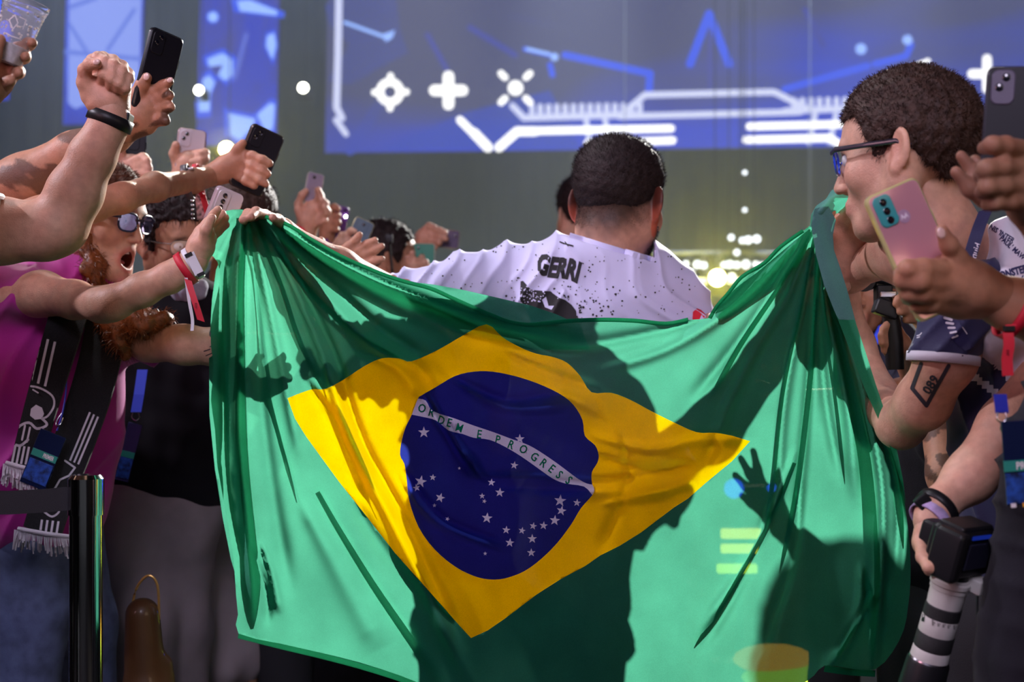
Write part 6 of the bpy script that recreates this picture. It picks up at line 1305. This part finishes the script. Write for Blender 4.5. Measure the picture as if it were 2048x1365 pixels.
# ---- man with wire glasses behind
def wire_man():
    D = 3.1; t = thing('person', 'dark-haired man in wire glasses and black tee behind the shouting woman, mask at chin', 'person', (P(345, 800, D).x, D, 0))
    c = P(352, 488, D); M = rotm(-142, -16, 6); s = .9
    V, Q = head_field(h=.003).mesh(); T = head_tint(V, stub=.25, seed=9); V = xf(V, c, M, s); build_np('body', V, Q, SK_TAN, t, T); eyes(t, c, M, s)
    glasses(t, c, M, s, PH_EDGE, None, rim=.0009, w=.025, hgt=.018)
    hV, hQ, hN = hair_cap(.012, .018, 'short', lump=.005, seed=17, h=.004); hV = xf(hV, c, M, s); hN = hN @ M.T; ho = build_np('hair', hV, hQ, HAIR_DK, t); strands('hair_strands', hV, hN, 5000, .018, .0006, HAIR_DK, ho, (0, 0, .2), 4)
    X = lambda p: Vector(xf(np.array([p]), c, M, s)[0])
    f = Field(.004, .01); f.ell(X((0, .070, -.10)), (.045, .035, .032), k=.02); V, Q = f.mesh(); V = V+normals(V, Q)*(.003*vnoise(V, 120, 2))[:, None]; build_np('chin_mask', V, Q, mat('mask_grey', (.30, .30, .38), .8, bump=.6, bscale=300), t)
    f = Field(.008, .04); f.ell(P(350, 780, 3.15), (.20, .13, .26)); f.ell(P(345, 900, 3.15), (.185, .13, .16)); f.pchain([(350, 600, 3.13, 58), (350, 660, 3.14, 92)]); f.pchain([(260, 650, 3.14, 60), (230, 780, 3.12, 50), (250, 900, 3.05, 40)]); f.pchain([(420, 640, 3.14, 62), (450, 760, 3.1, 50)]); V, Q = f.mesh(smooth=2); N = normals(V, Q); V = V+N*(.007*vnoise(V, 18, 8)+.003*vnoise(V, 45, 2))[:, None]
    build_np('tee', V, Q, mat('black_tee', (.007, .006, .010), .85, spec=.2, bump=.3, bscale=600, sheen=.05), t)
    f = Field(.009, .04); f.ell(P(310, 1010, 3.15), (.165, .12, .14)); f.pchain([(270, 1080, 3.12, 80), (285, 1250, 3.1, 66), (290, 1500, 3.1, 52), (290, 1800, 3.12, 40)], k=.03); f.pchain([(350, 1080, 3.16, 78), (355, 1250, 3.2, 66), (360, 1500, 3.2, 50), (360, 1800, 3.2, 40)], k=.03); V, Q = f.mesh(smooth=2); V = V+normals(V, Q)*(.004*vnoise(V, 22, 1))[:, None]; build_np('trousers', V, Q, TROUS, t)
    for x, d in ((P(290, 0, 3.12).x, 3.12), (P(360, 0, 3.2).x, 3.2)):
        g = Field(.008, .02).cap((x, d, .05), (x+.03, d-.19, .04), .045, .036).cap((x, d, .06), (x, d, .14), .042, .042); V, Q = g.mesh(fn=lambda f_, X, Y, Z: np.maximum(f_, .004-Z)); build_np('shoe', V, Q, BLK_PL, t)
    b = thing('badge', 'blue badge on a bright blue lanyard over the black tee behind the scarf', 'badge', P(270, 880, 2.95)); Mx = Matrix.Rotation(R(14), 3, 'Y'); c = P(257, 905, 2.96)
    MB().strip(pt3((285, 740, 2.99), (278, 790, 2.97), (272, 825, 2.96)), Vector((1, 0, 0)), .011).build('strap', mat('strap_bright_blue', (.03, .07, .7), .6), b, False); MB().tube(smooth_line(pt3((266, 826, 2.955), (264, 836, 2.955), (272, 842, 2.955), (279, 836, 2.955), (277, 826, 2.955)), 4), .0013).build('metal_clip', PH_EDGE, b)
    MB().box(c, (.030, .003, .125), Mx, .001).build('plastic_sleeve', mat('badge_violet', (.03, .03, .10), .2, coat=1), b, False); MB().box(c+Mx @ Vector((0, -.002, -.005)), (.028, .001, .013), Mx).build('green_strip', mat('badge_green', (.02, .25, .20), .4), b, False); MB().box(c+Mx @ Vector((0, -.002, -.034)), (.027, .001, .044), Mx).build('blue_picture', mat('badge_blue', (.01, .05, .26), .4, noise=.9, nscale=90), b, False)
wire_man()
def pale_trousers():
    t = thing('person', 'bystander in pale grey trousers and a yellow-hemmed black top beside the flag foot', 'person', (P(440, 1000, 3.3).x, 3.3, 0))
    x = P(455, 0, 3.35).x; f = Field(.009, .04); f.ell((x, 3.36, .98), (.17, .12, .15)); f.pchain([(415, 1080, 3.34, 62), (425, 1300, 3.34, 52), (440, 1330, 3.34, 50)], k=.03); f.pchain([(470, 1080, 3.4, 62), (480, 1300, 3.4, 52), (480, 1320, 3.4, 48)], k=.03); V, Q = f.mesh(smooth=2); V = V+normals(V, Q)*(.005*vnoise(V, 20, 1))[:, None]; build_np('shorts', V, Q, mat('pale_trousers', (.30, .25, .27), .85, noise=.1, nscale=14, bump=.4, bscale=600), t)
    f = Field(.008, .03); f.pchain([(428, 1320, 3.34, 38), (430, 1500, 3.36, 34), (430, 1740, 3.36, 26)]); f.pchain([(480, 1320, 3.4, 38), (480, 1500, 3.42, 34), (480, 1730, 3.42, 26)]); V, Q = f.mesh(); build_np('body', V, Q, SK_DARK, t, skin_tint(V))
    for xx, d in ((P(430, 0, 3.36).x, 3.36), (P(480, 0, 3.42).x, 3.42)):
        g = Field(.008, .02).cap((xx, d, .05), (xx, d-.19, .04), .045, .036).cap((xx, d, .06), (xx, d, .12), .042, .042); V, Q = g.mesh(fn=lambda f_, X, Y, Z: np.maximum(f_, .004-Z)); build_np('shoe', V, Q, BLK_PL, t)
    f = Field(.012, .05); f.ell((x+.04, 3.36, 1.14), (.16, .11, .16)); f.cap((x+.04, 3.36, 1.25), (x+.04, 3.36, 1.3), .08, .06); V, Q = f.mesh(); build_np('shirt', V, Q, BLK_CLOTH, t)
    f = Field(.01, .03); f.ell(P(445, 940, 3.3), (.06, .05, .04)); V, Q = f.mesh(); build_np('yellow_hem', V, Q, mat('yellow_cloth', (.55, .42, .0), .8), t)
    c = (x+.04, 3.36, 1.42); M = rotm(-100); V, Q = head_field(h=.005).mesh(); build_np('head', xf(V, c, M), Q, SK_DARK, t, head_tint(V)); V, Q, n = hair_cap(h=.006); build_np('hair', xf(V, c, M), Q, HAIR_DK, t)
pale_trousers()
def low_pole():
    t = thing('tote_bag', 'orange-brown bag with a thin loop handle standing by the grey trousers', 'bag', (P(300, 1200, 2.7).x, 2.72, 0)); D = 2.72
    f = Field(.006, .03); f.pchain([(285, 1230, D, 34), (292, 1400, D, 44), (296, 1700, D, 50)]); f.pchain([(330, 1330, D+.02, 14), (335, 1700, D+.02, 30)]); V, Q = f.mesh(fn=lambda f_, X, Y, Z: np.maximum(f_, .003-Z)); build_np('pouch', V, Q, mat('tan_leather', (.10, .045, .015), .45, noise=.3, nscale=8, coat=.3), t)
    f = Field(.006, .02); x0 = P(296, 0, D).x; f.cap((x0, D, .05), (x0, D, .40), .05, .045); V, Q = f.mesh(fn=lambda f_, X, Y, Z: np.maximum(f_, .003-Z)); build_np('base', V, Q, MATS['tan_leather'], t)
    MB().tube(smooth_line(pt3((262, 1235, D), (272, 1180, D), (296, 1152, D), (315, 1172, D), (318, 1240, D)), 5), .0026).build('handle', mat('gold_wire', (.55, .33, .10), .3, metal=.6), t)
low_pole()

# ---- hands and phones behind
def holder(label, sk, arm, hand, x, y, ztop, ph=None, yaw=-40, band=None, body=None, head=True, hh=.003, extra=None):
    t = thing('person', label, 'person', (x, y, 0)); f = Field(.006, .02)
    for ch in arm if isinstance(arm[0], list) else [arm]: f.pchain(ch)
    h = Field(hh, .007); hand_field(h, hand); bo = body_of(t, [f, h], sk, int(abs(x)*37)+3); backing(t, x, y, ztop, yaw=yaw, sk=sk, m=body, head=head)
    if band: c, a0, a1, r, m_ = band; band_ring('wristband', t, m_, P(*c), P(*a1)-P(*a0), r, r*.95, .014)
    if ph: phone(*ph[0], **ph[1])
    return t
D = 2.88
t = holder('person with watch and red ribbon on the wrist holding a large black phone', SK_TAN, [(-250, 500, 2.62, 60), (-80, 470, 2.55, 50), (90, 432, 2.50, 38), (180, 412, 2.52, 32), (245, 396, 2.56, 28), (310, 374, 2.66, 27), (385, 362, 2.82, 23), (425, 352, D, 21)],
    [[(420, 352, D, 22), (455, 335, D, 26), (478, 322, D, 24)], [(440, 350, D, 20), (476, 342, D, 20)], [(480, 306, D, 10), (505, 312, D-.02, 9.5), (525, 320, D-.028, 9), (539, 327, D-.028, 8)], [(484, 322, D, 11), (506, 332, D-.022, 10), (524, 342, D-.028, 9), (535, 348, D-.028, 8)],
     [(482, 338, D, 11), (502, 350, D-.02, 10), (520, 360, D-.026, 9), (531, 368, D-.026, 8)], [(474, 350, D, 10), (492, 362, D-.016, 9), (508, 372, D-.02, 8)], [(462, 318, D-.01, 12), (474, 300, D-.015, 10.5), (486, 286, D-.02, 8)]],
    -1.42, 3.1, 1.66, (('large black phone tilted in the hand above the dark-haired man', 513, 321, D+.01, 22, 36, 0, PH_BLACK, mat('case_bronze', (.10, .08, .07), .25, metal=.6)), dict(w=.078, h=.136, lens=2)), yaw=-80)
ax = P(400, 360, D)-P(370, 366, D)
w = band_ring('watch_band', t, mat('watch_grey', (.10, .09, .10), .4), P(376, 364, 2.80), ax, .0295, .024, .014, .002); MB().box(P(378, 341, 2.80), (.022, .026, .006), Matrix.Rotation(R(-8), 3, 'Y'), .002).build('watch_case', PH_EDGE, w, False)
w = band_ring('red_wristband', t, RED_RIB, P(397, 359, 2.835), ax, .0275, .0235, .010, .001); MB().strip(smooth_line(pt3((402, 378, D-.03), (408, 400, D-.032), (415, 425, D-.03), (416, 434, D-.03)), 4), Vector((1, 0, .2)), .006, .0006).build('ribbon_tail', RED_RIB, w, False)
MB().strip(smooth_line(pt3((396, 380, D-.02), (400, 410, D-.022), (402, 440, D-.02)), 4), Vector((1, 0, .0)), .008, .0006).build('printed_band', mat('band_print', (.35, .30, .33), .5, noise=.9, nscale=120), w, False)
for i in range(7): MB().sphere(P(384+.2*i, 384+i*9, D-.022), .0032, n=8).build('bead', PH_EDGE, w)
holder('person behind holding a pearly white phone with dual cameras at the upper left', SK_PALE, [(330, 470, 3.5, 28), (350, 400, 3.45, 24), (368, 356, 3.4, 21)],
    [[(366, 352, 3.4, 24), (378, 326, 3.39, 26)], [(395, 322, 3.38, 9), (404, 330, 3.355, 8.5), (398, 336, 3.34, 7.5), (388, 338, 3.34, 7)], [(392, 318, 3.38, 9), (410, 318, 3.355, 8.5), (400, 322, 3.34, 7.5), (384, 324, 3.34, 7)], [(390, 308, 3.39, 9), (410, 306, 3.36, 8.5), (398, 310, 3.345, 7)], [(392, 336, 3.39, 9), (402, 344, 3.36, 8), (392, 348, 3.345, 7)], [(356, 330, 3.39, 12), (348, 308, 3.375, 10), (352, 290, 3.36, 8)]],
    -.95, 3.85, 1.50, (('pearly white phone with two lenses held up between two black phones', 381, 300, 3.385, 6, 18, 0, PH_WHITE, mat('case_rose', (.65, .48, .45), .2, metal=.5)), dict(w=.068, h=.10, lens=2)), yaw=-20)
holder('person behind the fist holding up a dark phone, knuckles forward', SK_PALE, [(180, 470, 3.3, 34), (225, 400, 3.25, 28), (246, 358, 3.2, 24)],
    [[(246, 358, 3.2, 26), (262, 336, 3.19, 28)], [(268, 322, 3.17, 11), (286, 316, 3.15, 10), (294, 322, 3.14, 9)], [(270, 334, 3.17, 11), (288, 330, 3.15, 10), (297, 336, 3.14, 9)], [(270, 348, 3.17, 11), (290, 346, 3.15, 10), (299, 350, 3.14, 9)], [(264, 362, 3.18, 10), (282, 364, 3.16, 9), (290, 366, 3.15, 8)], [(246, 330, 3.18, 12), (240, 310, 3.17, 10), (244, 296, 3.16, 8)]],
    -1.30, 3.6, 1.50, (('dark phone held upright just right of the fist forearm', 270, 306, 3.19, 4, 12, 0, PH_BLACK, mat('case_black', (.015, .015, .02), .25, coat=.6)), dict(w=.046, h=.10, lens=1)), yaw=-20)
MB().strip(smooth_line(pt3((222, 330, 2.35), (230, 350, 2.34), (228, 372, 2.35), (220, 390, 2.36)), 4), Vector((1, 0, .1)), .0075, .0008)
holder('person in the middle crowd raising a clear-cased phone, red band on the wrist', SK_PALE, [(560, 640, 4.1, 26), (590, 540, 4.05, 22), (612, 470, 4.0, 18)],
    [[(612, 470, 4.0, 20), (618, 438, 3.99, 23), (624, 420, 3.98, 20)], [(600, 430, 3.98, 8), (596, 408, 3.965, 7.5), (604, 390, 3.955, 7), (612, 382, 3.95, 6)], [(632, 406, 3.97, 8), (640, 392, 3.95, 8), (636, 380, 3.94, 6.5)], [(636, 420, 3.97, 8), (650, 408, 3.95, 8), (644, 400, 3.94, 6.5)], [(640, 436, 3.97, 8), (654, 424, 3.95, 8), (650, 416, 3.94, 6.5)], [(634, 448, 3.98, 7.5), (650, 442, 3.96, 7)], [(606, 440, 3.97, 10), (596, 420, 3.96, 8)]],
    -.95, 4.6, 1.42, (('small clear-cased phone raised highest in the middle crowd', 627, 376, 3.975, 10, 28, 0, mat('phone_lilac', (.30, .26, .36), .3), mat('case_clear', (.7, .72, .65), .1, metal=.3, coat=1)), dict(w=.050, h=.085, lens=1)), yaw=-10, band=((608, 462, 4.0), (600, 490, 4.0), (612, 460, 4.0), .030, RED_RIB))
holder('person behind with a purple phone whose white flash lamp is lit', SK_TAN, [(640, 620, 4.5, 24), (650, 540, 4.45, 20), (656, 470, 4.4, 16)],
    [[(654, 470, 4.4, 17), (656, 440, 4.39, 18)], [(660, 424, 4.38, 8), (668, 414, 4.36, 7), (676, 418, 4.35, 6)], [(664, 436, 4.38, 8), (676, 432, 4.36, 7)], [(664, 448, 4.38, 8), (676, 446, 4.36, 7)], [(662, 460, 4.38, 7), (674, 460, 4.36, 6)], [(646, 430, 4.38, 8), (650, 414, 4.37, 7)]],
    -.62, 5.0, 1.40, (('purple phone with a glaring flash lamp in the middle crowd', 674, 452, 4.40, 12, 40, 0, mat('phone_purple', (.16, .06, .30), .4), mat('case_purple', (.14, .05, .26), .3)), dict(w=.065, h=.13, lens=1, flash=True, side=1)), yaw=-10)
holder('person behind with a blue-grey phone in a yellow-lit clear case', SK_PALE, [(640, 640, 3.9, 24), (660, 560, 3.9, 20), (674, 508, 3.88, 17)],
    [[(676, 506, 3.88, 19), (688, 488, 3.87, 20)], [(690, 474, 3.86, 8), (702, 462, 3.85, 7), (710, 464, 3.84, 6)], [(696, 486, 3.86, 8), (710, 480, 3.85, 7)], [(698, 496, 3.86, 8), (712, 494, 3.85, 7)], [(694, 506, 3.87, 7), (708, 506, 3.86, 6)], [(678, 486, 3.86, 9), (684, 470, 3.85, 7)]],
    -.55, 3.95, 1.40, (('tilted blue-grey phone in a yellow-edged clear case above the open hand', 720, 466, 3.88, 24, 14, 0, mat('phone_steel', (.14, .20, .26), .25, coat=.5), mat('case_yellow_clear', (.75, .68, .35), .12, metal=.3, coat=1)), dict(w=.058, h=.078, lens=1, side=0)), yaw=-10)
holder('person stretching an open hand over the flag top edge', SK_TAN, [(560, 640, 3.1, 32), (600, 575, 3.08, 28), (652, 532, 3.06, 24)],
    [[(650, 530, 3.06, 24), (680, 518, 3.05, 24), (700, 516, 3.05, 20)], [(676, 510, 3.05, 10), (696, 494, 3.04, 9), (712, 480, 3.035, 8), (719, 470, 3.03, 7)], [(696, 512, 3.05, 10), (718, 500, 3.04, 9), (736, 488, 3.035, 8.5), (750, 481, 3.03, 7)],
     [(704, 520, 3.05, 10), (728, 510, 3.04, 9), (750, 500, 3.035, 8.5), (763, 493, 3.03, 7)], [(706, 530, 3.05, 9.5), (730, 528, 3.04, 8.5), (750, 522, 3.035, 8), (764, 518, 3.03, 6.5)], [(660, 512, 3.04, 11), (648, 494, 3.03, 9), (642, 480, 3.02, 7)]],
    -.35, 3.5, 1.38, None, yaw=-30)
def crowd_head(label, px, py, d, yaw, sk, s=1.0, hair=HAIR_DK, ztop=None):
    c = P(px, py, d); t = thing('person', label, 'person', (c.x, d, 0)); M = rotm(yaw); V, Q = head_field(h=.0045).mesh(); build_np('body', xf(V, c, M, s), Q, sk, t, head_tint(V)); V, Q, n = hair_cap(.006, .010, h=.005, seed=int(px)); V = xf(V, c, M, s); o = build_np('hair', V, Q, hair, t); strands('hair_strands', V, n @ M.T, 2500, .014, .0006, hair, o, seed=int(px)); backing(t, c.x, d+.02, c.z+.13*s, head=False, yaw=yaw)
crowd_head('dark-haired onlooker behind the open hand, seen from the side', 772, 528, 4.3, -70, SK_TAN, 1.0)
crowd_head('onlooker hidden behind the jersey man, only ear and cheek showing', 1172, 440, 4.6, 20, SK_PALE, 1.15)
crowd_head('brown-haired onlooker peeking over the flag at its top left corner', 488, 452, 3.4, -20, SK_TAN, .95, HAIR_BR)
c = P(778, 478, 4.1); t = thing('action_camera', 'tiny dark camera on a stick held above the onlooker', 'camera', c); MB().box(c, (.022, .02, .026), bevel=.004).build('camera_body', BLK_PL, t); MB().tube([c, P(786, 560, 4.12)], .004).build('stick', BLK_PL, t)
holder('person in the centre crowd holding a phone sideways with a ring grip', SK_PALE, [(830, 640, 4.7, 22), (838, 560, 4.68, 18), (844, 500, 4.65, 15)],
    [[(844, 500, 4.65, 17), (850, 476, 4.64, 20), (862, 468, 4.63, 17)], [(866, 462, 4.62, 7.5), (880, 462, 4.60, 7), (890, 466, 4.59, 6)], [(866, 472, 4.62, 7.5), (882, 474, 4.60, 7), (892, 478, 4.59, 6)], [(864, 482, 4.62, 7.5), (878, 486, 4.60, 7)], [(858, 490, 4.63, 7), (870, 496, 4.61, 6)], [(848, 462, 4.62, 8), (858, 452, 4.61, 7), (870, 456, 4.60, 6)]],
    -.36, 5.4, 1.40, (('phone held sideways with a pink ring grip in the centre crowd', 893, 478, 4.63, 96, 0, 0, mat('phone_plum', (.08, .05, .13), .35), mat('case_clear_yellow2', (.7, .62, .40), .12, metal=.3, coat=1)), dict(w=.062, h=.085, lens=1)), yaw=-10)
holder('person in the centre crowd framing a shot with an upright phone', SK_PALE, [(800, 640, 4.3, 22), (808, 580, 4.3, 18), (820, 548, 4.28, 15)],
    [[(820, 546, 4.28, 16), (832, 532, 4.27, 17)], [(826, 520, 4.26, 7), (824, 506, 4.25, 6.5)], [(838, 526, 4.25, 7), (844, 514, 4.24, 6)], [(846, 534, 4.25, 7), (852, 524, 4.24, 6)], [(852, 542, 4.25, 7), (858, 534, 4.24, 6)], [(818, 530, 4.26, 8), (814, 516, 4.25, 6)]],
    -.02, 4.9, 1.38, (('upright phone with a green-lit screen in the centre crowd', 847, 512, 4.29, 1, 0, 0, mat('phone_deepgreen', (.02, .09, .07), .3, emit=(.02, .12, .09), es=.5), mat('case_clear2', (.75, .75, .6), .1, metal=.3, coat=1)), dict(w=.070, h=.075, lens=1)), yaw=-10)
# arms stretched behind the cloth on the right: their shadows reach through it
holder('person hidden behind the right half of the flag, one arm stretched to the left', SK_TAN, [(2180, 740, 3.2, 42), (2040, 735, 3.15, 38), (1880, 765, 3.0, 32), (1740, 800, 2.8, 28), (1600, 800, 2.62, 21)],
    [[(1600, 800, 2.62, 22), (1578, 780, 2.60, 24)], [(1570, 768, 2.6, 8), (1556, 740, 2.59, 7), (1548, 716, 2.58, 6)], [(1562, 776, 2.6, 8), (1542, 752, 2.59, 7), (1526, 734, 2.58, 6)], [(1560, 788, 2.6, 8), (1536, 774, 2.59, 7), (1516, 764, 2.58, 6)], [(1564, 800, 2.6, 7.5), (1544, 796, 2.59, 6.5), (1528, 794, 2.58, 5.5)], [(1590, 768, 2.6, 9), (1588, 744, 2.59, 7)]],
    1.44, 3.2, 1.62, None, yaw=60)
